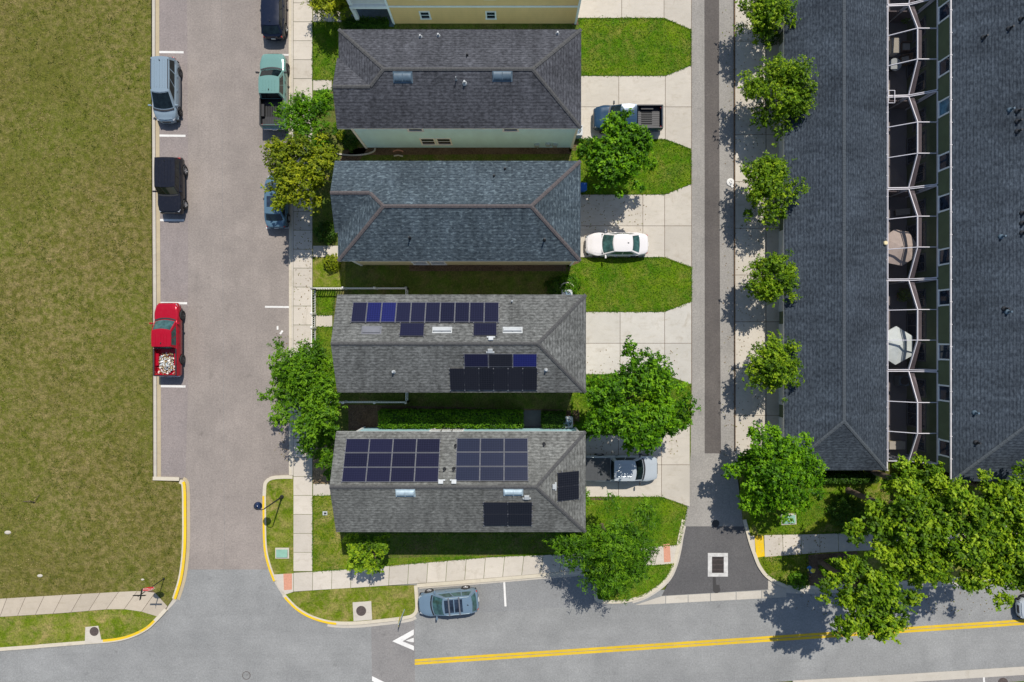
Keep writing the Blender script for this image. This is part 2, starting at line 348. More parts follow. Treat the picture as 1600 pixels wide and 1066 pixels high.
# ------------------------------------------------------------------ mesh helpers
class MB:
    def __init__(s): s.v = []; s.f = []; s.mi = []; s.cur = 0
    def add(s, vs, fs):
        o = len(s.v); s.v += [tuple(p) for p in vs]; s.f += [tuple(i + o for i in f) for f in fs]; s.mi += [s.cur] * len(fs); return s
    def box(s, c, d, rz=0.0, rx=0.0):
        x, y, z = (a / 2 for a in d)
        m = Matrix.Translation(c) @ Matrix.Rotation(rz, 4, 'Z') @ Matrix.Rotation(rx, 4, 'X')
        vs = [m @ Vector(p) for p in ((-x,-y,-z),(x,-y,-z),(x,y,-z),(-x,y,-z),(-x,-y,z),(x,-y,z),(x,y,z),(-x,y,z))]
        return s.add(vs, [(3,2,1,0),(4,5,6,7),(0,1,5,4),(1,2,6,5),(2,3,7,6),(3,0,4,7)])
    def prism(s, pts, z0, z1, bottom=False):
        n = len(pts)
        a = sum(pts[i][0]*pts[(i+1)%n][1]-pts[(i+1)%n][0]*pts[i][1] for i in range(n))
        if a < 0: pts = pts[::-1]
        vs = [(p[0], p[1], z0) for p in pts] + [(p[0], p[1], z1) for p in pts]
        fs = [tuple(range(n, 2*n))] + [(i, (i+1)%n, n+(i+1)%n, n+i) for i in range(n)]
        if bottom: fs.append(tuple(range(n-1, -1, -1)))
        return s.add(vs, fs)
    def sheet(s, pts, z):
        n = len(pts)
        a = sum(pts[i][0]*pts[(i+1)%n][1]-pts[(i+1)%n][0]*pts[i][1] for i in range(n))
        if a < 0: pts = pts[::-1]
        return s.add([(p[0], p[1], z) for p in pts], [tuple(range(n))])
    def cyl(s, p0, p1, r0, r1=None, n=12, caps=True):
        r1 = r0 if r1 is None else r1
        p0 = Vector(p0); p1 = Vector(p1); d = (p1 - p0).normalized()
        a = d.orthogonal().normalized(); b = d.cross(a)
        vs = [p0 + (a*math.cos(t)+b*math.sin(t))*r0 for t in (2*math.pi*i/n for i in range(n))]
        vs += [p1 + (a*math.cos(t)+b*math.sin(t))*r1 for t in (2*math.pi*i/n for i in range(n))]
        fs = [(i, (i+1)%n, n+(i+1)%n, n+i) for i in range(n)]
        if caps: fs += [tuple(range(n-1,-1,-1)), tuple(range(n,2*n))]
        return s.add(vs, fs)
    def tube(s, pts, rs, n=7):
        pts = [Vector(p) for p in pts]
        if isinstance(rs, (int, float)): rs = [rs]*len(pts)
        o = len(s.v); k = len(pts); ref = None
        for i, p in enumerate(pts):
            d = (pts[min(i+1,k-1)] - pts[max(i-1,0)]).normalized()
            a = (ref - d*ref.dot(d)).normalized() if ref is not None and (ref - d*ref.dot(d)).length > 1e-4 else d.orthogonal().normalized()
            ref = a; b = d.cross(a)
            for j in range(n):
                t = 2*math.pi*j/n; s.v.append(tuple(p + (a*math.cos(t)+b*math.sin(t))*rs[i]))
        for i in range(k-1):
            for j in range(n):
                s.f.append((o+i*n+j, o+i*n+(j+1)%n, o+(i+1)*n+(j+1)%n, o+(i+1)*n+j)); s.mi.append(s.cur)
        s.f.append(tuple(o+j for j in range(n-1,-1,-1))); s.mi.append(s.cur)
        s.f.append(tuple(o+(k-1)*n+j for j in range(n))); s.mi.append(s.cur)
        return s
    def lathe(s, prof, c=(0,0,0), n=20, axis='Z'):
        vs = []
        for r, h in prof:
            for j in range(n):
                t = 2*math.pi*j/n
                p = (r*math.cos(t), r*math.sin(t), h)
                if axis == 'Y': p = (r*math.cos(t), h, r*math.sin(t))
                vs.append((p[0]+c[0], p[1]+c[1], p[2]+c[2]))
        fs = []
        for i in range(len(prof)-1):
            for j in range(n):
                q = (i*n+j, i*n+(j+1)%n, (i+1)*n+(j+1)%n, (i+1)*n+j)
                fs.append(q if axis == 'Z' else q[::-1])
        return s.add(vs, fs)
    def grid(s, rows):
        n = len(rows[0]); vs = [p for r in rows for p in r]
        fs = [(i*n+j, i*n+j+1, (i+1)*n+j+1, (i+1)*n+j) for i in range(len(rows)-1) for j in range(n-1)]
        return s.add(vs, fs)
    def build(s, name, mats, parent=None, smooth=False, loc=None, bevel=0.0, recalc=False):
        me = bpy.data.meshes.new(name); me.from_pydata(s.v, [], s.f)
        if not isinstance(mats, (list, tuple)): mats = [mats]
        for m in mats: me.materials.append(m)
        if len(mats) > 1:
            for p, i in zip(me.polygons, s.mi): p.material_index = i
        if recalc:
            b = bmesh.new(); b.from_mesh(me); bmesh.ops.recalc_face_normals(b, faces=b.faces); b.to_mesh(me); b.free()
        me.update()
        if smooth:
            me.polygons.foreach_set('use_smooth', [True]*len(me.polygons))
            try: me.set_sharp_from_angle(angle=R(42))
            except Exception: pass
        o = bpy.data.objects.new(name, me); COL.objects.link(o)
        if parent is not None: o.parent = parent
        if loc is not None: o.location = loc
        if bevel:
            bv = o.modifiers.new('bevel', 'BEVEL'); bv.width = bevel; bv.segments = 2; bv.limit_method = 'ANGLE'
        return o

def tag(o, label=None, cat=None, group=None, kind=None):
    if label: o['label'] = label
    if cat: o['category'] = cat
    if group: o['group'] = group
    if kind: o['kind'] = kind
    return o
def empty(name, loc, label, cat, group=None, rz=0.0):
    o = bpy.data.objects.new(name, None); o.empty_display_size = 0.3; COL.objects.link(o)
    o.location = loc; o.rotation_euler = (0, 0, rz)
    return tag(o, label, cat, group)
def copy_tree(o, parent=None):
    c = o.copy(); COL.objects.link(c)
    if parent is not None: c.parent = parent
    for ch in list(o.children): copy_tree(ch, c)
    return c
def gp(pts): return [(gx(a), gy(b)) for a, b in pts]
def smooth_path(pts, per=6, closed=False):
    out = []; n = len(pts)
    for i in range(n-1):
        p0 = pts[max(i-1,0)]; p1 = pts[i]; p2 = pts[i+1]; p3 = pts[min(i+2,n-1)]
        for j in range(per):
            t = j/per
            out.append(tuple(0.5*((2*p1[k])+(-p0[k]+p2[k])*t+(2*p0[k]-5*p1[k]+4*p2[k]-p3[k])*t*t+(-p0[k]+3*p1[k]-3*p2[k]+p3[k])*t**3) for k in range(len(p1))))
    out.append(tuple(pts[-1])); return out
def offset_path(pts, d):
    out = []; n = len(pts)
    for i in range(n):
        a = Vector(pts[max(i-1,0)]); b = Vector(pts[min(i+1,n-1)]); t = (b-a).normalized(); nn = Vector((-t.y, t.x))
        out.append((pts[i][0]+nn.x*d, pts[i][1]+nn.y*d))
    return out
def ribbon(mb, pts, d0, d1, z0, z1, gap=None):
    """solid strip following a path between offsets d0 and d1"""
    A = offset_path(pts, -d0); B = offset_path(pts, -d1); n = len(pts)      # positive = to the right of the path in plan
    vs = []
    for a, b in zip(A, B): vs += [(*a, z0), (*a, z1), (*b, z1), (*b, z0)]
    fs = []
    for i in range(n-1):
        o = 4*i
        fs += [(o+1,o,o+4,o+5), (o+2,o+1,o+5,o+6), (o+3,o+2,o+6,o+7)]
    fs += [(0,1,2,3), (4*n-1,4*n-2,4*n-3,4*n-4)]
    mb.add(vs, fs); return mb
def structure(name, mb, mat, **kw):
    o = mb.build(name, mat, recalc=True, **kw); o['kind'] = 'structure'; return o
# ------------------------------------------------------------------ ground, roads, walks
g = MB(); g.sheet([(-1500,-1500),(1500,-1500),(1500,1500),(-1500,1500)], -0.12); structure('ground', g, M['yard'])

def cy(px, base):            # rows of the cross street slope gently up to the right
    return base - 0.0657 * (px - 648)
g = MB(); g.sheet(gp([(-500, 1000), (160, 985), (270, 890), (420, 890), (480, 930), (650, 905), (930, 880), (1000, 925), (1230, 905), (2100, 845), (2100, 1013), (1240, 1064), (-500, 1175)]), 0.0)
structure('cross_street', g, M['cross'])
g = MB(); g.sheet(gp([(654, 905), (929, 882), (929, 946), (656, 964)]), 0.004); structure('parking_bay', g, M['crossbay'])
g = MB(); g.sheet(gp([(580, 960), (647.5, 955), (649, 1140), (582, 1140)]), 0.006); structure('asphalt_patch', g, M['patch'])
g = MB(); g.sheet(gp([(238, -500), (459, -500), (459, 760), (425, 760), (415, 830), (421, 890), (284, 890), (293, 830), (290, 740), (238, 740)]), 0.004)
structure('street', g, M['street'])
g = MB(); g.sheet(gp([(238, -500), (290, -500), (294, 300), (294, 600), (290, 748), (240, 748)]), 0.008); structure('parking_lane', g, M['bay'])
# seams in the carriageway
g = MB()
ribbon(g, gp([(345, -300), (347, 200), (349, 560), (351, 888)]), -0.012, 0.012, 0.004, 0.009)
structure('road_seam', g, M['patch'])

# left field and its kerbs
field_edge = [(236, -500), (237, 200), (239, 500), (239.5, 748)]
Lk = [(283, 749), (289.5, 753), (291.5, 765), (292, 800), (292, 836), (290.5, 870), (285.5, 905), (276, 936)]
LkB = [(262, 953), (248, 968), (231, 983.5), (206, 995.5), (178, 1002), (134, 1005.5), (70, 1010.5), (0, 1016), (-500, 1051)]
Lks = smooth_path(Lk, 5); LkBs = smooth_path(LkB, 5)
inner = offset_path(Lks, 5.0)
g = MB()
poly = field_edge + [(240, 751)] + inner + [(262, 948)] + [(240, 922), (200, 923.5), (100, 929), (0, 935.5), (-500, 968), (-500, -500)]
g.prism(gp(poly), -0.1, 0.10); structure('field', g, M['field'])
g = MB()
poly = [(-500, 996), (0, 963.5), (100, 957.5), (170, 951.5), (210, 951), (232, 956), (249, 963)] + offset_path(LkBs, -0.0)[3:]
g.prism(gp(poly), -0.1, 0.10); structure('verge', g, M['lawndry'])
# old walk (slab by slab)
def walk(name, top, bot, mat, z=0.115, step=29.5, gap=0.7):
    """slabs between two pixel polylines sampled at the same parameter"""
    L = sum(math.dist(top[i], top[i+1]) for i in range(len(top)-1)); n = max(1, round(L/step))
    def at(pl, t):
        tot = sum(math.dist(pl[i], pl[i+1]) for i in range(len(pl)-1)); d = t*tot
        for i in range(len(pl)-1):
            q = math.dist(pl[i], pl[i+1])
            if d <= q or i == len(pl)-2:
                u = d/q; return (pl[i][0]+(pl[i+1][0]-pl[i][0])*u, pl[i][1]+(pl[i+1][1]-pl[i][1])*u)
            d -= q
    g = MB(); e = gap/2/L
    for i in range(n):
        a, b_ = i/n+e, (i+1)/n-e
        g.prism(gp([at(top, a), at(top, b_), at(bot, b_), at(bot, a)]), -0.05, z + ((i*37) % 5)*0.0012)
    return structure(name, g, mat)
g = MB(); g.prism(gp([(-500, 966.5), (0, 934), (100, 927.5), (200, 922), (240, 921), (263, 947), (251, 964), (232, 957), (210, 952), (170, 952.5), (100, 958.5), (0, 964.5), (-500, 997)]), -0.09, 0.095); structure('walk_bed', g, M['mulch'])
walk('old_walk', [(-220, 949), (0, 935), (100, 929), (200, 923.5), (240, 922), (263, 947)], [(-220, 977), (0, 963), (100, 957), (170, 951), (210, 951), (249, 963)], M['oldwalk'])
def kerb(name, pts, w0, w1, z, mat):
    g = MB(); ribbon(g, gp(pts), w0, w1, -0.08, z); return structure(name, g, mat)
kerb('kerb', [(240.5, -500), (241, 200), (243, 500), (243.5, 745)], -0.10, 0.12, 0.085, M['gutter'])
kerb('gutter', [(245.5, -500), (246, 200), (248, 500), (248.5, 745)], -0.16, 0.13, 0.02, M['kerbold'])
kerb('kerb', [(240, 747), (262, 747.5), (281, 748)], -0.12, 0.16, 0.12, M['kerb'])
kerb('kerb', Lks, 0.0, 0.32, 0.13, M['kerb'])
kerb('kerb', LkBs, -0.02, 0.26, 0.13, M['kerb'])
kerb('kerb', [(277, 936), (270, 945), (262, 953)], -0.02, 0.3, 0.03, M['gutter'])
g = MB(); ribbon(g, gp(Lks[4:]), -0.005, 0.2, 0.05, 0.134); ribbon(g, gp(LkBs[6:23]), 0.08, 0.265, 0.05, 0.134); structure('kerb_paint', g, M['yellow'])
kerb('gutter', Lks[2:], -0.26, -0.005, 0.016, M['kerbold'])

# residential block between the street and the alley
g = MB()
block = [(459, -500), (1079, -500), (1079, 705), (1070, 812), (1061, 858), (1055, 880), (1046, 902), (1031, 917), (1006, 933), (975, 940.5), (941, 941), (929, 935), (927, 889), (870, 893), (655, 911), (459, 925)]
g.prism(gp(block), -0.1, 0.09); structure('block_ground', g, M['yard'])
# bump-out on the street corner
Rk = [(458, 742.5), (440, 742.5), (424, 744.5), (414, 752), (411.5, 765), (411.2, 795), (412.5, 852), (418.5, 882), (428, 908)]
RkB = [(442, 930.5), (462.5, 951.5), (487.5, 966), (519, 974.5), (556, 975.5), (594, 972), (634, 967), (648, 962), (654, 952), (654, 935), (652.5, 914)]
Rks = smooth_path(Rk, 5); RkBs = smooth_path(RkB, 5)
g = MB(); g.prism(gp(offset_path(Rks, -3) + [(459.5, 895), (459.5, 745)]), -0.1, 0.10); structure('verge', g, M['lawndry'])
g = MB(); g.prism(gp(offset_path(RkBs, -3) + [(560, 916), (459, 925)]), -0.1, 0.10); structure('verge', g, M['lawndry'])
kerb('kerb', Rks, -0.27, 0.0, 0.13, M['kerb'])
kerb('kerb', RkBs, -0.27, 0.0, 0.13, M['kerb'])
g = MB(); ribbon(g, gp(Rks[22:]), -0.16, 0.005, 0.05, 0.134); ribbon(g, gp(RkBs[1:17]), -0.16, 0.005, 0.05, 0.134); structure('kerb_paint', g, M['yellow'])
kerb('gutter', RkBs[14:36], 0.004, 0.28, 0.014, M['gutter'])
kerb('kerb', [(428, 908), (435, 920), (442, 930.5)], -0.3, 0.0, 0.025, M['gutter'])
g = MB(); g.prism(gp([(429, 897), (459, 895.5), (459, 924), (447, 928), (436, 917)]), -0.05, 0.107); structure('kerb_ramp', g, M['conc'])
g = MB(); g.prism(gp([(443.5, 896), (457, 895.5), (457, 920.5), (444.5, 921.5)]), 0.05, 0.112)
for i in range(5):
    for j in range(9):
        x, y = gx(445.6+i*2.5), gy(898+j*2.6); g.cyl((x,y,0.11),(x,y,0.118),0.03,0.024,n=8)
structure('tactile_paving', g, M['tactile'])
# street sidewalk, its kerb, and the entrance walks
kerb('kerb', [(452.5, -500), (453, 0), (453.5, 400), (453.5, 742)], -0.14, 0.06, 0.125, M['kerb'])
kerb('kerb_back', [(456.5, -500), (457, 0), (457.2, 400), (457.2, 742)], -0.09, 0.09, 0.118, M['conc'])
walk('sidewalk', [(459.4, -260), (459.4, 892)], [(488.6, -260), (488.6, 892)], M['conc'], z=0.118)
for a in ([(489.6,15),(534,15)],[(489.6,35.5),(534,35.5)]), ([(489.6,126),(519,126)],[(489.6,142),(519,142)]), ([(489.6,384.5),(531,384.5)],[(489.6,402),(531,402)]), ([(494,493),(520,493)],[(494,510.5),(520,510.5)]), ([(489.6,756),(517,756)],[(489.6,774),(517,774)]):
    walk('entrance_walk', a[0], a[1], M['conc'], z=0.112, step=22)
# south sidewalk
walk('sidewalk', [(459.4, 894.5), (489, 893), (560, 888), (680, 877.5), (770, 870), (872, 866), (1058, 851)], [(459.4, 923.5), (489, 921.5), (560, 917), (680, 909), (770, 902), (872, 893), (1052, 880)], M['conc'], z=0.121)
kerb('kerb', [(652, 914.5), (760, 906), (872, 896.2), (927, 892)], -0.14, 0.14, 0.125, M['kerb'])
kerb('gutter', [(655, 918), (760, 910), (872, 900.6), (926, 896.5)], -0.14, 0.10, 0.03, M['gutter'])
g = MB(); g.prism(gp([(1036, 850), (1046, 849), (1047.5, 877), (1037, 878)]), 0.05, 0.130); structure('tactile_paving', g, M['tactile'])
# corner lawn by the alley and its kerb
Ak = smooth_path([(1070, 812), (1064, 840), (1061, 858), (1055, 882), (1046, 902), (1031, 917.5), (1006, 933), (975, 941.5), (945, 942), (931, 939), (927.5, 928), (927, 889)], 5)
kerb('kerb', Ak, -0.0, 0.27, 0.13, M['kerb'])
kerb('gutter', Ak[2:34], -0.2, -0.004, 0.018, M['gutter'])
g = MB(); g.prism(gp([(930, 889), (1052, 880.5), (1043, 898), (1028, 914), (1004, 929.5), (975, 937.5), (946, 938), (934, 935), (930.5, 927)]), -0.1, 0.10); structure('lawn', g, M['lawn'])

# back lawns between the drives
def lawn(pts, mat='lawn', z=0.104, name='lawn'):
    g = MB(); g.prism(gp(pts), -0.05, z); return structure(name, g, M[mat])
lawn([(905, 30), (1037, 30), (1079, 48), (1079, 103), (1040, 119), (905, 119)])
lawn([(893, 219), (1038, 219), (1079, 234), (1079, 288), (1038, 304), (893, 304)])
lawn([(886, 404), (1037, 403), (1080, 418), (1080, 471), (1037, 487), (886, 487)])
lawn([(893, 584), (1043, 588), (1079, 601), (1079, 660), (1043, 678), (893, 678)])
lawn([(893, 777), (1033, 776), (1073.5, 792), (1069, 812), (1060, 850), (872, 865), (800, 869), (893, 845)])
lawn([(489.5, 774), (536, 774), (540, 835), (800, 832), (900, 832), (900, 845), (872, 865), (770, 869), (680, 876.5), (560, 887), (489.5, 892)], 'lawndry')
lawn([(560, 836), (900, 833), (900, 860), (872, 864), (770, 868), (680, 875), (600, 882)], 'yard', 0.108)  # duller grass colour painted in where the corner house shades its lawn
lawn([(600, 871.5), (760, 868), (880, 861), (872, 864.5), (770, 868.5), (680, 875.5), (600, 882.5)], 'lawn', 0.112)
lawn([(489.5, 36), (530, 36), (530, 125.5), (489.5, 125.5)], 'lawn')
lawn([(489.5, 142.5), (560, 142.5), (575, 232), (560, 252), (540, 384), (489.5, 384)], 'yard')
lawn([(489.5, 402.5), (540, 402.5), (540, 448), (489.5, 448)], 'lawndry')
lawn([(497, 456), (524, 456), (520, 492.5), (497, 492.5)], 'lawn'); lawn([(497, 511), (520, 511), (530, 640), (489.5, 640)], 'lawn')
lawn([(489.5, 700), (536, 690), (520, 755.5), (489.5, 755.5)], 'dirt')
for q in ([(560, 231), (893, 231), (893, 241), (540, 243)], [(640, 413), (890, 413), (890, 424), (640, 424)], [(545, 632), (880, 640), (893, 672), (545, 672)], [(890, 219), (904, 219), (900, 236), (889, 238)], [(885, 641), (905, 641), (905, 664), (885, 664)], [(893, 30), (906, 30), (905, 40), (893, 40)], [(540, 232), (575, 232), (560, 254), (530, 254)], [(905, 777), (960, 777), (955, 781), (905, 781)], [(886, 403), (908, 401), (905, 411), (886, 418)]):
    lawn(q, 'mulch', 0.110, 'mulch_bed')
lawn([(1258, 867), (1338, 861), (1345, 915), (1262, 916)], 'mulch', 0.112, 'mulch_bed')

# drives: slabs with open joints
def drive(slabs, mat):
    g = MB()
    for s in slabs: g.prism(gp(s), -0.05, 0.118 + random.Random(len(g.v)).uniform(0, 0.004))
    return structure('driveway', g, mat)
e = 0.35
def sl(x0, y0, x1, y1): return [(x0+e, y0+e), (x1-e, y0+e), (x1-e, y1-e), (x0+e, y1-e)]
DB = []
def driveset(y0, y1, x0, xs, xf, ym, fl0, fl1, xr, mat):
    """y0..y1 body, columns x0|xs..|xf then a flared apron to xr reaching fl0..fl1"""
    s = []; cols = [x0] + xs + [xf]
    for a, b_ in zip(cols[:-1], cols[1:]):
        s += [sl(a, y0, b_, ym), sl(a, ym, b_, y1)]
    s += [[(xf+e, y0+e), (xr, fl0), (xr, ym-e), (xf+e, ym-e)], [(xf+e, ym+e), (xr, ym+e), (xr, fl1), (xf+e, y1-e)]]
    drive(s, mat)
    g = MB(); g.prism(gp([(x0, y0), (xf, y0), (xr, fl0), (xr, fl1), (xf, y1), (x0, y1)]), -0.06, 0.100); structure('drive_base', g, M['mulch'])
driveset(-60, 29.5, 893, [971], 1037, -15, -78, 47.5, 1079.3, M['drive'])
driveset(119.5, 218.5, 893, [966.5], 1039, 168, 103.5, 233.5, 1079.3, M['drive'])
driveset(304.5, 402.5, 893, [1004], 1038, 353.5, 288.5, 417.5, 1079.5, M['drive'])
driveset(487.5, 585, 893, [968.5], 1038, 536.5, 471.5, 600.5, 1079.5, M['drive2'])
driveset(679, 776, 893, [966], 1033, 726, 661, 791, 1077, M['drive'])

# alley
g = MB(); g.sheet(gp([(1076, -500), (1149, -500), (1149, 720), (1163, 830), (1060, 830), (1076, 705)]), 0.010); structure('alley', g, M['alley'])
g = MB(); g.sheet(gp([(1100, -500), (1123.5, -500), (1123.5, 120), (1125, 500), (1126.5, 708.5), (1101, 708.5), (1101, 400)]), 0.016); structure('alley_strip', g, M['alleydark'])
g = MB(); ribbon(g, gp([(1079.8, -500), (1080, 200), (1080.5, 600), (1077, 706)]), -0.03, 0.04, 0.0, 0.019); ribbon(g, gp([(1147, -500), (1147, 300), (1148, 705)]), -0.035, 0.035, 0.0, 0.118); structure('alley_seam', g, M['mulch'])
g = MB(); g.sheet(gp([(1066, 822.5), (1164, 822.5), (1180, 870), (1203, 908), (1200, 921), (1034, 931), (1052, 895)]), 0.014); structure('alley_mouth', g, M['mouth'])
g = MB()
xs = [992, 1040, 1075, 1110, 1150, 1190, 1229]
for a, b_ in zip(xs[:-1], xs[1:]):
    g.prism(gp([(a+.5, 945.5-(a-992)*.0525), (b_-.5, 945.5-(b_-992)*.0525), (max(b_-.5,1035), 931.7-(b_-1034)*.057), (max(a+.5,1034), 931.7-(max(a,1034)-1034)*.057)]), -0.05, 0.020)
g.prism(gp([(1200, 907), (1229, 921), (1229, 923), (1200, 921.5)]), -0.05, 0.024)
structure('valley_gutter', g, M['gutter'])
# stains
b = NB("tar_stain"); b.pbr((0.035, 0.032, 0.03), 0.75); MATS['tar'] = b.m
g = MB(); rr = random.Random(5)
def blob(g, px, py, rx, ry, z, n=18, j=0.22):
    g.sheet([(gx(px)+rx*math.cos(t)*(1+rr.uniform(-j,j)), gy(py)+ry*math.sin(t)*(1+rr.uniform(-j,j))) for t in (2*math.pi*i/n for i in range(n))], z)
blob(g, 1118, 818, .30, .30, .019, j=.1); blob(g, 1120, 922, .28, .25, .019, j=.12)
g.sheet(gp([(1113.5, 902), (1118, 902), (1119, 914), (1124, 914), (1125, 924), (1114, 924)]), 0.0185)
structure('tar_stain', g, MATS['tar'])
# concrete apron and lawns on the townhouse side
g = MB()
ys = list(range(-300, 730, 73))
for a, b_ in zip(ys[:-1], ys[1:]):
    g.prism(gp([(1148.5, a+e), (1196, a+e), (1196, b_-e), (1148.5, b_-e)]), -0.05, 0.06); g.prism(gp([(1197, a+e), (1230, a+e), (1230, b_-e), (1197, b_-e)]), -0.05, 0.058)
structure('garage_apron', g, M['drive'])
g = MB(); g.prism(gp([(1146, -500), (1232, -500), (1232, 722), (1150, 722)]), -0.06, 0.045); structure('apron_base', g, M['mulch'])
Bk = smooth_path([(1160, 812), (1168.5, 845), (1176, 867), (1184.5, 887), (1200, 905), (1228, 917.5), (1262, 919.5), (1300, 918.5), (1440, 910), (1600, 900), (2100, 867)], 5)
g = MB(); g.prism(gp([(1152, 712), (1160, 812)] + [(p[0], p[1]-2) for p in Bk] + [(2100, 700), (1225, 712)]), -0.1, 0.09); structure('lawn', g, M['lawndry'])
g = MB(); g.prism(gp([(1160, 735), (1340, 735), (1340, 770), (1250, 830), (1185, 834), (1168, 800)]), 0.05, 0.096); structure('lawn', g, M['lawn'])
kerb('kerb', Bk, -0.27, 0.0, 0.13, M['kerb']); kerb('gutter', Bk[10:], 0.004, 0.42, 0.012, M['gutter'])
walk('sidewalk', [(1193, 835.8), (1287, 834), (1366, 831), (2000, 789)], [(1194, 869.5), (1290, 862), (1366, 859), (2000, 817)], M['conc'], z=0.121, step=29)
g = MB(); g.prism(gp([(1168, 838), (1178, 836.3), (1180, 870.5), (1177, 868)]), -0.05, 0.11); structure('kerb_ramp', g, M['conc'])
g = MB(); g.prism(gp([(1178, 836.5), (1191.5, 837), (1194, 868.5), (1181, 870.8)]), 0.05, 0.124)
for i in range(5):
    for j in range(12):
        x, y = gx(1180.6+i*2.4+j*.16), gy(838.5+j*2.55); g.cyl((x,y,0.12),(x,y,0.132),0.03,0.024,n=8)
structure('tactile_paving', g, M['yellow'])
# far side of the cross street
g = MB(); ribbon(g, gp([(1239, 1070), (1420, 1059.5), (1600, 1048), (2100, 1013)]), -0.33, 0.33, -0.05, 0.02); structure('gutter', g, M['gutter'])
g = MB(); g.sheet(gp([(1200, 1076), (1420, 1064), (1600, 1053), (2100, 1018), (2100, 1130), (1200, 1180)]), 0.006); structure('parking_bay', g, M['patch'])
g = MB(); g.prism(gp([(1576, 1066), (2100, 1031), (2100, 1200), (1576, 1200)]), -0.1, 0.1); structure('lawn', g, M['lawn'])

# painted markings
def mark(name, quads, mat, z=0.0125):
    g = MB()
    for q in quads: g.sheet(gp(q), z)
    return structure(name, g, mat)
def hline(x0, x1, y, y1=None, w=3.6):
    y1 = y if y1 is None else y1
    return [(x0, y-w/2), (x1, y1-w/2), (x1, y1+w/2), (x0, y+w/2)]
for a in ((246, 287, 81.5, 82), (247, 290, 212, 212.5), (248, 288, 344, 344.5), (250, 292.5, 473.5, 474), (248, 290, 603.5, 604), (246, 286, -50, -49)):
    mark('road_marking', [hline(a[0], a[1], a[2], a[3], 3.4)], M['white'])
for a in ((414, 452, 479.5, 480), (430, 451, 86, 86), (416, 452, 232, 232), (416, 452, 356, 356)):
    mark('road_marking', [hline(a[0], a[1], a[2], a[3], 2.8)], M['white'])
mark('road_marking', [[(786.2, 907.5), (789.2, 907.3), (791.5, 947.5), (788.3, 947.8)]], M['white'])
mark('road_marking', [[(1535.5, 1056), (1538.5, 1056), (1540, 1085), (1537, 1085)]], M['white'])
mark('road_marking', [[(613, 1002), (646.5, 983.5), (646.5, 992), (629, 1002), (646.8, 1009.5), (646.8, 1016.5)], [(634, 1001), (646.5, 996.5), (646.5, 1003.5), (641, 1003)]], M['white'])
mark('road_marking', [[(581.5, 1056.5), (603, 1067), (606, 1075), (581.5, 1064)]], M['white'])
mark('road_marking', [[(648, cy(648, y0)), (2100, cy(2100, y0)), (2100, cy(2100, y1)), (648, cy(648, y1))] for y0, y1 in ((1030.2, 1034.2), (1035.1, 1039.1))], M['roadyellow'])
# ------------------------------------------------------------------ houses
def add_window(parent, c, nrm, wd, ht, pane='pane', cols=1, sash=True, name='window', fmat='trim'):
    """frame with sill, pane as a child; nrm is the outward axis (+-1,0) or (0,+-1)"""
    nx, ny = nrm; rz = math.atan2(ny, nx) - math.pi/2      # local +y is outward
    rt = Matrix.Translation(c) @ Matrix.Rotation(rz, 4, 'Z')
    f = MB(); t = 0.11
    def bx(cx, cz, dx, dz, y0, y1, mb):
        vs = [rt @ Vector((cx+sx*dx/2, y, cz+sz*dz/2)) for y in (y0, y1) for sx, sz in ((-1,-1),(1,-1),(1,1),(-1,1))]
        mb.add(vs, [(0,1,2,3),(7,6,5,4),(0,4,5,1),(1,5,6,2),(2,6,7,3),(3,7,4,0)])
    bx(0, ht/2+t/2, wd+2*t, t, -0.02, 0.06, f); bx(0, -ht/2-t/2, wd+2*t+0.06, t, -0.02, 0.09, f)
    for s in (-1, 1): bx(s*(wd/2+t/2), 0, t, ht, -0.02, 0.055, f)
    if sash: bx(0, 0, wd, 0.05, -0.02, 0.045, f)
    for i in range(1, cols): bx(-wd/2+wd*i/cols, 0, 0.05, ht, -0.02, 0.04, f)
    fo = f.build(name, M[fmat], parent, recalc=True)
    p = MB(); bx(0, 0, wd, ht, -0.01, 0.025, p); p.build('pane', M[pane], fo, recalc=True)
    return fo

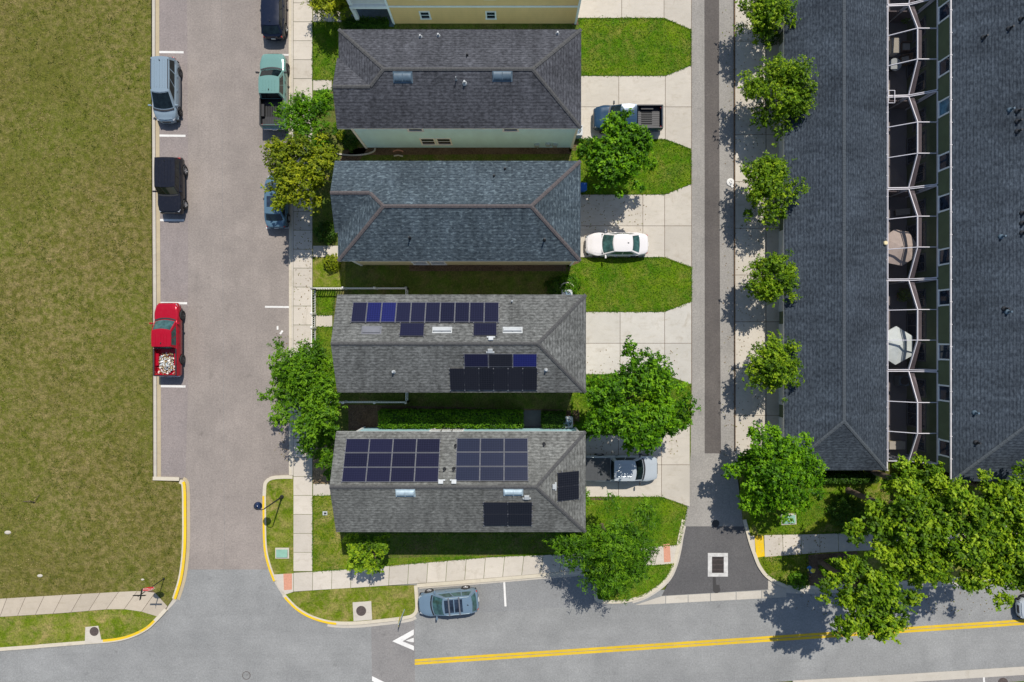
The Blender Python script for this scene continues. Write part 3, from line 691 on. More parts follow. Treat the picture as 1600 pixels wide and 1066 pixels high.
def house(label, name, x0, x1, yN, yS, zE, pitch, roof, wall, cap, front='gable', gable=None, wx0=None, wx1=None, wallN=.45, wallS=.42, group='roofs in the row of narrow houses'):
    """x0,x1,yN,yS: ground-plan of the eaves in metres; front (west) end a gable or a hip with a smaller gable"""
    root = empty(name, ((x0+x1)/2, (yN+yS)/2, 0), label, 'house', group)
    ox, oy = root.location.x, root.location.y
    def L(p): return (p[0]-ox, p[1]-oy, p[2])
    hw = (yN-yS)/2; ym = (yN+yS)/2; zr = zE + pitch*hw
    R2 = (x1-hw, ym, zr); NE = (x1, yN, zE); SE = (x1, yS, zE)
    caps = []
    if front == 'gable':
        A = (x0, yN, zE); G = (x0, ym, zr); S = (x0, yS, zE)
        faces = [[A, G, R2, NE], [G, S, SE, R2], [NE, R2, SE]]
        caps = [(G, R2)]; out = [A, NE, SE, S]
        gables = [(x0, yN, yS, ym, zr)]
    else:
        far, dxg = gable                       # far edge of the small gable (metres), how far it stands proud
        R1 = (x0+hw, ym, zr)
        if front == 'hipN':                    # main hip to the north, small gable shares the south slope
            hg = (far-yS)/2; ygm = (far+yS)/2; zg = zE+pitch*hg
            A = (x0, yN, zE); B = (x0, far, zE); V = (x0+hg, ygm, zg); Gx = (x0-dxg, ygm, zg); Bx = (x0-dxg, far, zE); S = (x0-dxg, yS, zE)
            faces = [[A, R1, R2, NE], [A, B, V, R1], [B, Bx, Gx, V], [S, SE, R2, R1, V, Gx], [NE, R2, SE]]
            out = [A, NE, SE, S, Bx, B]; gables = [(x0-dxg, far, yS, ygm, zg)]
            caps = [(R1, R2), (A, R1), (R1, V), (Gx, V)]
        else:
            hg = (yN-far)/2; ygm = (far+yN)/2; zg = zE+pitch*hg
            A = (x0, yS, zE); B = (x0, far, zE); V = (x0+hg, ygm, zg); Gx = (x0-dxg, ygm, zg); Bx = (x0-dxg, far, zE); S = (x0-dxg, yN, zE)
            faces = [[A, SE, R2, R1], [A, R1, V, B], [B, V, Gx, Bx], [S, Gx, V, R1, R2, NE], [NE, R2, SE]]
            out = [S, NE, SE, A, B, Bx]; gables = [(x0-dxg, yN, far, ygm, zg)]
            caps = [(R1, R2), (A, R1), (R1, V), (Gx, V)]
    caps += [(R2, NE), (R2, SE)]
    m = MB()
    for f in faces: m.add([L(p) for p in f], [tuple(range(len(f)))])
    n = len(out)
    for i in range(n):                          # edge of the shingles
        a, b_ = out[i], out[(i+1)%n]; m.add([L(a), L(b_), L((*b_[:2], b_[2]-.05)), L((*a[:2], a[2]-.05))], [(0,1,2,3)])
    ro = m.build('roof', M[roof], root, recalc=True)
    c = MB()
    for a, b_ in caps:
        a = Vector(L(a)); b_ = Vector(L(b_)); d = (b_-a).normalized(); s = Vector((0,0,1)).cross(d).normalized(); hgt = Vector((0,0,.035))
        dn = Vector((0,0,-.045 if abs(d.z) < .02 else -.03))
        nseg = max(2, int((b_-a).length/.3))
        for k in range(nseg):
            p = a+(b_-a)*(k/nseg); q = a+(b_-a)*((k+.97)/nseg); lift = Vector((0,0,.012*(k%2)))
            c.add([p+s*.125+dn+hgt+lift, p+hgt*1.6+lift, p-s*.125+dn+hgt+lift, q+s*.125+dn+hgt+lift, q+hgt*1.6+lift, q-s*.125+dn+hgt+lift], [(0,1,4,3),(1,2,5,4),(0,3,5,2),(0,2,1),(3,4,5)])
    c.build('ridge_cap', M[cap], ro)
    f = MB()                                    # fascia boards and soffit
    for i in range(n):
        a, b_ = Vector(L(out[i])), Vector(L(out[(i+1)%n])); dz0, dz1 = Vector((0,0,-.052)), Vector((0,0,-.21))
        f.add([a+dz0, b_+dz0, b_+dz1, a+dz1], [(0,1,2,3)])
    f.add([(p[0]-ox, p[1]-oy, zE-.205) for p in out], [tuple(range(n))])
    for gxx, ya, yb, yc, zc in gables:
        for (y1_, z1_), (y2_, z2_) in (((ya, zE), (yc, zc)), ((yc, zc), (yb, zE))):
            f.add([L((gxx-.004, y1_, z1_-.05)), L((gxx-.004, y2_, z2_-.05)), L((gxx-.004, y2_, z2_-.24)), L((gxx-.004, y1_, z1_-.24))], [(0,1,2,3)])
    f.build('fascia', M['trim'], root)
    wx0 = x0+.65 if wx0 is None else wx0; wx1 = x1-.2 if wx1 is None else wx1
    wy0, wy1 = yS+wallS, yN-wallN
    wl = MB(); wl.prism([(wx0-ox, wy0-oy), (wx1-ox, wy0-oy), (wx1-ox, wy1-oy), (wx0-ox, wy1-oy)], 0.0, zE-.20)
    for gxx, ya, yb, yc, zc in gables:
        gxw = wx0 if gxx >= x0-.01 else wx0
        wl.add([L((gxw-.002, ya, zE-.2)), L((gxw-.002, yb, zE-.2)), L((gxw-.002, yc, zc-.06))], [(0,1,2)])
    wl.build('wall', M[wall], root, recalc=True)
    for cx, cy_ in ((wx0, wy0), (wx1, wy0), (wx0, wy1), (wx1, wy1)):
        b2 = MB(); b2.box((cx-ox, cy_-oy, (zE-.2)/2), (.16, .16, zE-.24)); b2.build('corner_board', M['trim'], root)
    # garage door, its frame and a side window pair on the alley end
    gd = MB(); gd.box((wx1-ox+.01, 0, 1.14), (.06, 4.9, 2.1))
    for k in range(1, 4): gd.box((wx1-ox+.035, 0, .1+k*.525), (.02, 4.9, .03))
    gd.build('garage_door', M['garage'], root, bevel=.01)
    for yy in (-1.6, 1.6): add_window(root, (wx1-ox, yy, 4.4), (1, 0), 1.0, 1.4)
    for yy in (-1.7, .4): add_window(root, (wx0-ox, yy, 4.4), (-1, 0), .95, 1.5)
    d = MB(); d.box((wx0-ox-.02, 1.5, 1.12), (.07, .95, 2.1)); do = d.build('door', M['wood'], root)
    h = MB(); h.cyl((wx0-ox-.06, 1.15, 1.05), (wx0-ox-.12, 1.15, 1.05), .03); h.build('handle', M['chrome'], do)
    info = dict(root=root, roof=ro, x0=x0, x1=x1, yN=yN, yS=yS, zE=zE, p=pitch, ym=ym, hw=hw, wx0=wx0, wx1=wx1, wy0=wy0, wy1=wy1)
    return info

def roof_at(h, px, py, side):
    """the point of a roof slope that the photo shows at (px,py)"""
    z = h['zE']+.5
    for _ in range(40):
        X, Y, _z = P(px, py, z)
        z = h['zE'] + h['p']*((h['yN']-Y) if side == 'N' else (Y-h['yS']) if side == 'S' else (h['x1']-X))
    return Vector((X, Y, z))
def slope_axes(h, side):
    p = h['p']; k = 1/math.sqrt(1+p*p)
    if side == 'N': return Vector((1,0,0)), Vector((0,-k,p*k)), Vector((0,p*k,k))
    if side == 'S': return Vector((1,0,0)), Vector((0,k,p*k)), Vector((0,-p*k,k))
    return Vector((0,1,0)), Vector((-k,0,p*k)), Vector((p*k,0,k))
def panels(h, side, pxr, cols, rows, mats, frame, gap=.03, label=None):
    """a field of panels whose two opposite corners the photo shows at pxr"""
    a = roof_at(h, pxr[0], pxr[1], side); b_ = roof_at(h, pxr[2], pxr[3], side)
    u, v, n = slope_axes(h, side); o = h['root'].location
    u0, u1 = sorted((a.dot(u), b_.dot(u))); v0, v1 = sorted((a.dot(v), b_.dot(v))); nn = a.dot(n)
    W, H = (u1-u0)/cols, (v1-v0)/rows
    for i in range(cols):
        for j in range(rows):
            c = u*(u0+W*(i+.5)) + v*(v0+H*(j+.5)) + n*(nn+.12)
            mm = Matrix((u, v, n)).transposed().to_4x4(); mm.translation = c - o
            w2, h2 = W/2-gap/2, H/2-gap/2
            f = MB(); t = .022
            f.cur = 1; f.add([(-w2,-h2,-.02),(w2,-h2,-.02),(w2,h2,-.02),(-w2,h2,-.02),(-w2,-h2,.015),(w2,-h2,.015),(w2,h2,.015),(-w2,h2,.015)], [(3,2,1,0),(0,1,5,4),(1,2,6,5),(2,3,7,6),(3,0,4,7)])
            f.add([(-w2,-h2,.015),(w2,-h2,.015),(w2,h2,.015),(-w2,h2,.015),(-w2+t,-h2+t,.015),(w2-t,-h2+t,.015),(w2-t,h2-t,.015),(-w2+t,h2-t,.015)], [(0,1,5,4),(1,2,6,5),(2,3,7,6),(3,0,4,7)])
            f.cur = 0; f.add([(-w2+t,-h2+t,.0145),(w2-t,-h2+t,.0145),(w2-t,h2-t,.0145),(-w2+t,h2-t,.0145)], [(0,1,2,3)])
            mt = mats[(i+j*cols) % len(mats)]
            po = f.build('solar_panel', [M[mt], M[frame]], h['root']); po.matrix_local = mm
            if mt == 'solarblue': po['label'] = 'bright blue solar panel'
    r = MB(); u_ = (u0+u1)/2                     # rails and clamps beneath
    for j in range(rows):
        for s in (.22, .78):
            c = u*u_ + v*(v0+H*(j+s)) + n*(nn+.06) - o
            mm = Matrix((u, v, n)).transposed().to_4x4(); mm.translation = c
            q = MB(); q.box((0,0,0), (u1-u0+.12, .05, .07)); r.add([mm @ Vector(p) for p in q.v], q.f)
    for i in range(cols+1):
        for j in range(rows+1):
            c = u*(u0+W*i) + v*(v0+H*j) + n*(nn+.13) - o; r.box(c, (.06, .05, .03))
    r.build('panel_rail', M['alu'], h['root'])
def on_roof(h, side, px, py):
    p = roof_at(h, px, py, side); return p - h['root'].location
def dome_vent(h, side, px, py, wd, ht, mat, name='roof_vent'):
    c = on_roof(h, side, px, py); u, v, n = slope_axes(h, side)
    mm = Matrix((u, v, n)).transposed().to_4x4(); mm.translation = c
    m = MB(); rows = []
    for i in range(9):
        t = math.pi*i/8; rows.append([(x, -math.cos(t)*ht/2, .03+.16*math.sin(t)) for x in (-wd/2, wd/2)])
    m.grid(rows); m.add([rows[i][0] for i in range(9)], [tuple(range(9))]); m.add([rows[i][1] for i in range(9)], [tuple(range(8,-1,-1))])
    m.box((0,0,.015), (wd+.16, ht+.18, .03))
    for x in (-wd/2, 0, wd/2): m.box((x, 0, .12), (.03, ht*.9, .16))
    o = m.build(name, M[mat], h['roof'], smooth=True); o.matrix_local = mm
def flat_vent(h, side, px, py, wd, ht, mat):
    c = on_roof(h, side, px, py); u, v, n = slope_axes(h, side)
    mm = Matrix((u, v, n)).transposed().to_4x4(); mm.translation = c
    m = MB(); m.box((0,0,.05), (wd, ht, .07)); m.box((0,0,.012), (wd+.18, ht+.2, .02)); o = m.build('roof_vent', M[mat], h['roof'], bevel=.02); o.matrix_local = mm
def pipe(h, side, px, py, mat, r=.055, ht=.38):
    c = on_roof(h, side, px, py)
    m = MB(); m.cyl((0,0,-.1), (0,0,ht), r, n=14); m.lathe([(r*2.6,-.06),(r*2.2,.03),(r*1.1,.14)], n=14)
    m.build('vent_pipe', M[mat], h['roof'], loc=c)
def junction(h, side, px, py):
    c = on_roof(h, side, px, py); u, v, n = slope_axes(h, side)
    mm = Matrix((u, v, n)).transposed().to_4x4(); mm.translation = c
    m = MB(); m.box((0,0,.1), (.34, .3, .16)); m.box((.2,-.12,.06), (.18,.12,.1)); m.box((-.2,-.12,.06), (.18,.12,.1))
    o = m.build('junction_box', M['ventwhite'], h['root'], bevel=.02); o.matrix_local = mm

K6 = 45/51/SC
def ey(py): return (533-py)*K6                  # eave row at 6 m
H2 = house('two storey house with pale teal side wall and plum grey hip roof', 'narrow_house', -239/SC, 95.4/SC, ey(46), ey(200.5), 6.0, .46, 'roof_top', 'teal_wall', 'cap_grey', 'hipN', (390.3/SC, .12), wx0=-227/SC, wx1=92.5/SC)
H3 = house('house with slate blue speckled roof and plum coloured ridge caps', 'narrow_house', -240/SC, 94.6/SC, ey(251.5), ey(408), 6.0, .46, 'roof_blue', 'cream_wall', 'cap_plum', 'hipS', (150/SC, .22), wx0=-234/SC)
H4 = house('house with grey roof carrying a long row of ten solar panels behind a white fence', 'narrow_house', -241/SC, 102/SC, ey(460.5), ey(613.5), 6.0, .46, 'roof_grey', 'grey_wall', 'cap_grey')
H5 = house('corner house with worn grey roof and two large solar arrays beside the south sidewalk', 'narrow_house', -242.5/SC, 101.6/SC, ey(674.5), ey(831.5), 6.0, .46, 'roof_worn', 'blue_wall', 'cap_grey', wallN=.52)
for h, ys_ in ((H2, None), (H3, None), (H4, None), (H5, None)): pass
# side windows
def sidewin(h, xpx, z, side, wd, ht, **k):
    y = h['wy0'] if side == 'S' else h['wy1']; o = h['root'].location
    add_window(h['root'], (xpx/SC-o.x, y-o.y, z), (0, -1 if side == 'S' else 1), wd, ht, **k)
for x in (-128, -103.5): sidewin(H2, x*.99, 1.75, 'S', .95, 1.35)
for x in (-153, -2): sidewin(H2, x*.9, 4.75, 'S', .95, .9, sash=False)
m = MB(); o = H2['root'].location
for x in (38, 55, 66): m.box(((x)/SC-o.x, H2['wy0']-o.y-.09, .95+.2*(x%2)), (.34, .17, .5))
m.tube([(40/SC-o.x, H2['wy0']-o.y-.06, .9), (40/SC-o.x, H2['wy0']-o.y-.06, .12)], .03); m.tube([(55/SC-o.x, H2['wy0']-o.y-.06, .8), (68/SC-o.x, H2['wy0']-o.y-.06, .8)], .025)
m.build('meter_box', M['metal'], H2['root'], bevel=.02)
for x in (-139, -112): sidewin(H3, x, 1.6, 'S', 1.0, 1.3)
for x in (-60, 20): sidewin(H3, x, 4.6, 'S', .95, .9, sash=False)
sidewin(H4, -120, 1.7, 'S', 1.0, 1.3); sidewin(H4, -60, 1.7, 'N', 1.0, 1.3); sidewin(H4, 30, 4.6, 'N', 1.0, 1.0)
for x in (-114, -98, -82): sidewin(H5, x, 1.6, 'N', .75, 1.3)
for x in (-110, -20): sidewin(H5, x, 1.7, 'S', 1.0, 1.3)
# roof furniture
dome_vent(H2, 'S', 629.5, 121, 1.18, .58, 'ventgrey'); dome_vent(H2, 'S', 785, 118.5, 1.22, .58, 'ventgrey')
for a in ((657,58,'ventwhite'),(685,56,'ventwhite'),(871,53,'ventwhite')): pipe(H2, 'N', *a, r=.06, ht=.3)
pipe(H2, 'N', 730, 87, 'black', .04); pipe(H2, 'S', 713, 125, 'ventwhite', .03, .5); pipe(H2, 'S', 726, 130, 'ventwhite', .07, .35)
pipe(H3, 'S', 640.5, 372, 'black', .05, .55); pipe(H3, 'S', 850.5, 375, 'black', .055, .6); pipe(H3, 'N', 789, 264, 'black', .04, .3); pipe(H3, 'N', 772, 275, 'black', .04, .3)
panels(H4, 'N', (552.2, 473.5, 779.5, 505), 10, 1, ['solar','solarblue','solarblue','solar','solar','solar','solar','solar','solar','solar'], 'alu')
panels(H4, 'N', (626, 505.8, 662.5, 526.5), 1, 1, ['solar'], 'blkframe'); panels(H4, 'N', (740, 505.5, 776.3, 526), 1, 1, ['solar'], 'blkframe')
panels(H4, 'S', (725, 551.5, 838.8, 572.5), 3, 1, ['solar','solarblk','solarblue'], 'alu')
panels(H4, 'S', (702.5, 574.5, 839, 608.5), 6, 1, ['solarblk'], 'blkframe')
for x in (691, 801): dome_vent(H4, 'N', x, 516, 1.2, .30, 'ventwhite')
flat_vent(H4, 'N', 580.5, 516, 1.2, .42, 'alu')
pipe(H4, 'N', 800, 471, 'ventwhite', .04, .3); pipe(H4, 'S', 615, 581, 'ventwhite', .065, .35); pipe(H4, 'S', 853, 578, 'ventwhite', .065, .35)
junction(H4, 'N', 767, 530); junction(H4, 'S', 766, 547.5)
panels(H5, 'N', (534.2, 754, 688.5, 686), 4, 3, ['solar'], 'alu'); panels(H5, 'N', (711.5, 752.5, 824.8, 685.3), 3, 3, ['solarlines'], 'alu')
panels(H5, 'S', (756.3, 819.5, 831.5, 783.3), 2, 2, ['solarblk'], 'blkframe'); panels(H5, 'E', (870, 783, 903.4, 735), 2, 1, ['solarblk'], 'blkframe')
dome_vent(H5, 'S', 633.5, 770, 1.2, .46, 'metal'); dome_vent(H5, 'S', 802, 768.8, 1.2, .42, 'metal')
for a in ((689,753.5,'N'),(709.5,753.5,'N'),(823,776,'S'),(865,760,'E')): junction(H5, a[2], a[0], a[1])
for a in ((850,694.5),(712,697),(709,733),(694.5,733.5)): pipe(H5, 'N', *a, 'black', .055, .3)

# the yellow house at the top edge: two storeys with a stacked porch on its street end
Y5 = house('yellow two storey house with white floor band and stacked front porch', 'narrow_house', -243/SC, 103/SC, 622/SC, 487/SC, 6.0, .46, 'roof_grey', 'yellow_wall', 'cap_grey', wx0=-184/SC, wx1=99/SC, wallS=.42)
o = Y5['root'].location; rt_ = Y5['root']; wy = Y5['wy0']-o.y
m = MB(); m.box(((-184+99)/2/SC-o.x, wy-.02, 2.72), (283/SC, .05, .2)); m.build('floor_band', M['trim'], rt_)
for x in (-132, -32): 
    for z in (1.45, 4.35): add_window(rt_, (x/SC-o.x, wy, z), (0,-1), .62, .95)
pf = MB(); pf.box(((-250-184)/2/SC-o.x, .2, .12), (66/SC, 7.0, .24)); pf.build('porch_floor', M['ventgrey'], rt_)
bd = MB(); xa, xb = -238/SC-o.x, -185/SC-o.x
bd.box(((xa+xb)/2, .05, 2.78), (xb-xa, 6.5, .18)); bd.box(((xa+xb)/2, wy-.02, 2.72), (xb-xa+.1, .16, .42)); bd.box((xa, .05, 2.72), (.16, 6.6, .42))
bdo = bd.build('balcony', M['trim'], rt_)
for x, y in ((xa+.05, wy-.0), (xa+.05, .1), (xa+.05, -wy)):
    c = MB(); c.box((x, y, 1.25), (.3, .3, 2.3)); c.box((x, y, .4), (.4, .4, .35)); c.box((x, y, 4.4), (.26, .26, 2.7)); c.build('porch_column', M['trim'], rt_, bevel=.02)
rl = MB(); rl.box(((xa+xb)/2, wy+.05, 3.85), (xb-xa, .09, .07)); rl.box(((xa+xb)/2, wy+.05, 3.02), (xb-xa, .06, .06)); rl.box((xa+.03, .05, 3.85), (.09, 6.3, .07))
for k in range(26): rl.box((xa+.12+k*(xb-xa-.2)/25, wy+.05, 3.43), (.045, .045, .8))
for k in range(50): rl.box((xa+.03, -3.0+k*.123, 3.43), (.045, .045, .8))
rl.build('railing', M['trim'], bdo)

# ------------------------------------------------------------------ garage row and townhouse row
def long_roof(root, xa, xb, y0, y1, zE, pitch, roof, cap, wall, win, wout, gut):
    ox, oy = root.location.x, root.location.y; hw = (xb-xa)/2; xm = (xa+xb)/2; zr = zE+pitch*hw
    def L(*p): return (p[0]-ox, p[1]-oy, p[2])
    A, B, C, D = L(xa,y0,zE), L(xb,y0,zE), L(xb,y1,zE), L(xa,y1,zE); S, N = L(xm,y0+hw,zr), L(xm,y1-hw,zr)
    m = MB(); m.add([A,B,S],[(0,1,2)]); m.add([B,C,N,S],[(0,1,2,3)]); m.add([C,D,N],[(0,1,2)]); m.add([D,A,S,N],[(0,1,2,3)])
    for p, q in ((A,B),(B,C),(C,D),(D,A)): m.add([p,q,(q[0],q[1],q[2]-.05),(p[0],p[1],p[2]-.05)],[(0,1,2,3)])
    ro = m.build('roof', M[roof], root, recalc=True)
    c = MB()
    for p, q in ((S,N),(A,S),(B,S),(C,N),(D,N)):
        p, q = Vector(p), Vector(q); d = (q-p).normalized(); s = Vector((0,0,1)).cross(d).normalized(); ns = int((q-p).length/.3); dn = Vector((0,0,-.02))
        for k in range(ns):
            u, v = p+(q-p)*(k/ns), p+(q-p)*((k+.97)/ns); up = Vector((0,0,.05+.01*(k%2)))
            c.add([u+s*.12+dn+up*.6, u+up, u-s*.12+dn+up*.6, v+s*.12+dn+up*.6, v+up, v-s*.12+dn+up*.6], [(0,1,4,3),(1,2,5,4),(0,3,5,2),(0,2,1),(3,4,5)])
    c.build('ridge_cap', M[cap], ro)
    f = MB()
    for p, q in ((A,B),(B,C),(C,D),(D,A)): f.add([(p[0],p[1],p[2]-.052),(q[0],q[1],q[2]-.052),(q[0],q[1],q[2]-.22),(p[0],p[1],p[2]-.22)],[(0,1,2,3)])
    f.add([(A[0],A[1],zE-.215),(B[0],B[1],zE-.215),(C[0],C[1],zE-.215),(D[0],D[1],zE-.215)],[(0,1,2,3)]); f.build('fascia', M['trim'], root)
    w_ = MB(); w_.prism([(xa+win-ox,y0+.5-oy),(xb-wout-ox,y0+.5-oy),(xb-wout-ox,y1-.5-oy),(xa+win-ox,y1-.5-oy)], 0, zE-.21); w_.build('wall', M[wall], root, recalc=True)
    gm = MB(); gxx = (xb+.045 if gut == 'E' else xa-.045)-ox
    gm.box((gxx, (y0+y1)/2-oy, zE-.03), (.085, y1-y0, .1))
    k = y0
    while k < y1: gm.box((gxx, k-oy, zE+.03), (.17, .05, .03)); k += 1.6
    gm.build('gutter', M['gutterw'], root)
    return ro, zr, xm
aA = empty('garage_row', (24.6, 8.0, 0), 'long low garage building with slate grey hip roof beside the alley trees', 'garage')
ax0, ax1 = 404/SC, 555.5/SC
roA, zrA, xmA = long_roof(aA, ax0, ax1, (533-724.7)/SC, 34.0, 2.6, .32, 'roof_dark', 'cap_dark', 'green_wall', .68, .1, 'E')
for k in range(11):
    yy = -7.4 + k*3.7
    gd = MB(); gd.box((ax0+.66-24.6, yy-8.0, 1.05), (.06, 2.7, 2.1))
    for j in range(1, 4): gd.box((ax0+.62-24.6, yy-8.0, j*.525), (.03, 2.7, .03))
    gd.build('garage_door', M['garage'], aA)
bx0 = 611.4/SC; WB = 615.6/SC; by0 = (533-728.2)/SC
aB = empty('townhouse_row', (37.5, 8.0, 0), 'tall green townhouse row with dark shingle roof and white framed upper windows', 'townhouse')
roB, zrB, xmB = long_roof(aB, bx0, bx0+14.5, by0, 34.0, 5.6, .35, 'roof_dark', 'cap_dark', 'green_wall', WB-bx0, .3, 'W')
for py in (18, 103.5, 167, 252, 317, 401, 465, 550, 614.5, 700.5):
    y = (533-py)/SC*(46.4/51)
    add_window(aB, (WB-37.5, y-8.0, 4.62), (-1, 0), 1.0, 1.15, pane='panelight' if py in (167,) else 'pane', sash=False)
def nadir(px, py, z): return P(px, py, z)
class FB(dict): pass
hB = dict(zE=5.6, p=.35, x0=bx0)
def roofB(px, py):
    z = 6.0
    for _ in range(40):
        X, Y, _q = P(px, py, z); z = min(5.6 + .35*(X-bx0), zrB)
    return (X-37.5, Y-8.0, z)
for px, py, wcol in ((1537,59,0),(1577,45,0),(1596,30,0),(1578,172,1),(1590,174,0),(1590,190,0),(1590,205.5,0),(1597.5,333,0),(1597.5,349,0),(1597.5,364,0),(1564.5,370,1),(1569.5,482.5,0),(1574,487.5,1),(1523,645,1),(1525.5,691.5,0)):
    m = MB(); m.cyl((0,0,-.1),(0,0,.42),.07,n=12); m.lathe([(.19,-.05),(.17,.03),(.08,.12)],n=12); m.build('vent_pipe', M['ventgrey' if wcol else 'black'], roB, loc=roofB(px, py))
# screened patios between the two rows
zA, zH = 2.62, 3.8
XA = 556.5/SC; XM = 586/SC; XW = WB-.03
uy = [(533-12)*(48.35/51)/SC + 7.24*k for k in range(2, -6, -1)]
uy = []
for py in (-133, 8.5, 151, 295, 437.5, 579, 721.5): uy.append((533-py)*(48.35/51)/SC)
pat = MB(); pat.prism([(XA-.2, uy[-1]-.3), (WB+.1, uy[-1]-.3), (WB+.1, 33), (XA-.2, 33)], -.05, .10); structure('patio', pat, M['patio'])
names = ['behind the topmost townhouse, partly cut by the picture edge', 'shading two grey armchairs and a pale sideboard', 'bare patio with a small white vent frame at its corner', 'over the taupe umbrella', 'over the pale grey umbrella', 'at the end of the row above the tree tops']
for k in range(len(uy)-1):
    yt, yb = uy[k], uy[k+1]; q = (yt-yb)
    e_ = empty('screen_enclosure', (XA, (yt+yb)/2, 0), 'white framed insect screen roof ' + names[k], 'screen enclosure', 'screen enclosures between garage row and townhouses')
    ox, oy = XA, (yt+yb)/2
    ys = [yt-.06, yt-q*.335, yt-q*.665, yb+.06]
    zm = [zA+.12, zH, zH, zA+.12]
    fr = MB(); r = .024
    def bar(a, b_, rr_=r):
        a = Vector((a[0]-ox, a[1]-oy, a[2])); b_ = Vector((b_[0]-ox, b_[1]-oy, b_[2])); d = b_-a
        s = Vector((0,0,1)).cross(d.normalized()).normalized()*rr_ if abs(d.normalized().z) < .95 else Vector((rr_,0,0)); t = d.normalized().cross(s).normalized()*.07
        fr.add([a+s+t, a-s+t, a-s-t, a+s-t, b_+s+t, b_-s+t, b_-s-t, b_+s-t], [(0,1,2,3),(7,6,5,4),(0,4,5,1),(1,5,6,2),(2,6,7,3),(3,7,4,0)])
    sc_ = MB()
    for i in range(4):
        a, m_, w_ = (XA, ys[i], zA), (XM, ys[i], zm[i]), (XW, ys[i], zH)
        bar(a, m_); bar(m_, w_)
        if i in (0, 3): bar((XA+.04, ys[i], .1), (XA+.04, ys[i], zA)); bar((XM, ys[i], .1), (XM, ys[i], zm[i])); bar((XW-.05, ys[i], .1), (XW-.05, ys[i], zH))
        if i < 3:
            a2, m2, w2 = (XA, ys[i+1], zA), (XM, ys[i+1], zm[i+1]), (XW, ys[i+1], zH)
            bar(m_, m2, .027); bar(a, a2, .024); bar(w_, w2, .02)
            sc_.add([(p[0]-ox, p[1]-oy, p[2]+.02) for p in (a, a2, m2, m_)], [(0,1,2,3)]); sc_.add([(p[0]-ox, p[1]-oy, p[2]+.02) for p in (m_, m2, w2, w_)], [(0,1,2,3)])
    if k == len(uy)-2:
        for x in np.linspace(XA, XW, 5)[1:-1]: bar((x, ys[3], .1), (x, ys[3], zA))
        bar((XA, ys[3], 1.1), (XW, ys[3], 1.1))
        sc_.add([(p[0]-ox, p[1]-oy, p[2]) for p in ((XA, ys[3]-.02, .1), (XW, ys[3]-.02, .1), (XW, ys[3]-.02, zH), (XM, ys[3]-.02, zm[3]), (XA, ys[3]-.02, zA))], [(0,1,2,3,4)])
    fr.build('frame', M['frame'], e_); sc_.build('screen', M['screen'], e_)
    pn = MB()                                        # mauve eave pan along the ridge beam
    for i in range(3):
        p0, p1 = (XM+.07, ys[i], zm[i]-.02), (XM+.07, ys[i+1], zm[i+1]-.02)
        q0, q1 = (XM+.36, ys[i], min(zm[i]+.10, zH-.04)), (XM+.36, ys[i+1], min(zm[i+1]+.10, zH-.04))
        pn.add([(p[0]-ox, p[1]-oy, p[2]) for p in (p0, p1, q1, q0)], [(0,1,2,3)])
    pn.build('eave_pan', M['fascia_mauve'], e_)
    # party walls and the ground floor openings of the townhouse behind
    pw = MB(); pw.box(((XA+XW)/2-ox, yt-oy, .95), (XW-XA-.2, .08, 1.7)); pw.build('party_fence', M['fascia_mauve'], e_)
    for yy, wd in ((yt-q*.2, 1.2), (yt-q*.5, 1.9), (yt-q*.8, 1.2)): add_window(aB, (WB-37.5, yy-8.0, 1.35 if wd > 1.5 else 1.7), (-1,0), wd, 2.1 if wd > 1.5 else 1.3, cols=2, sash=False, fmat='bronze')
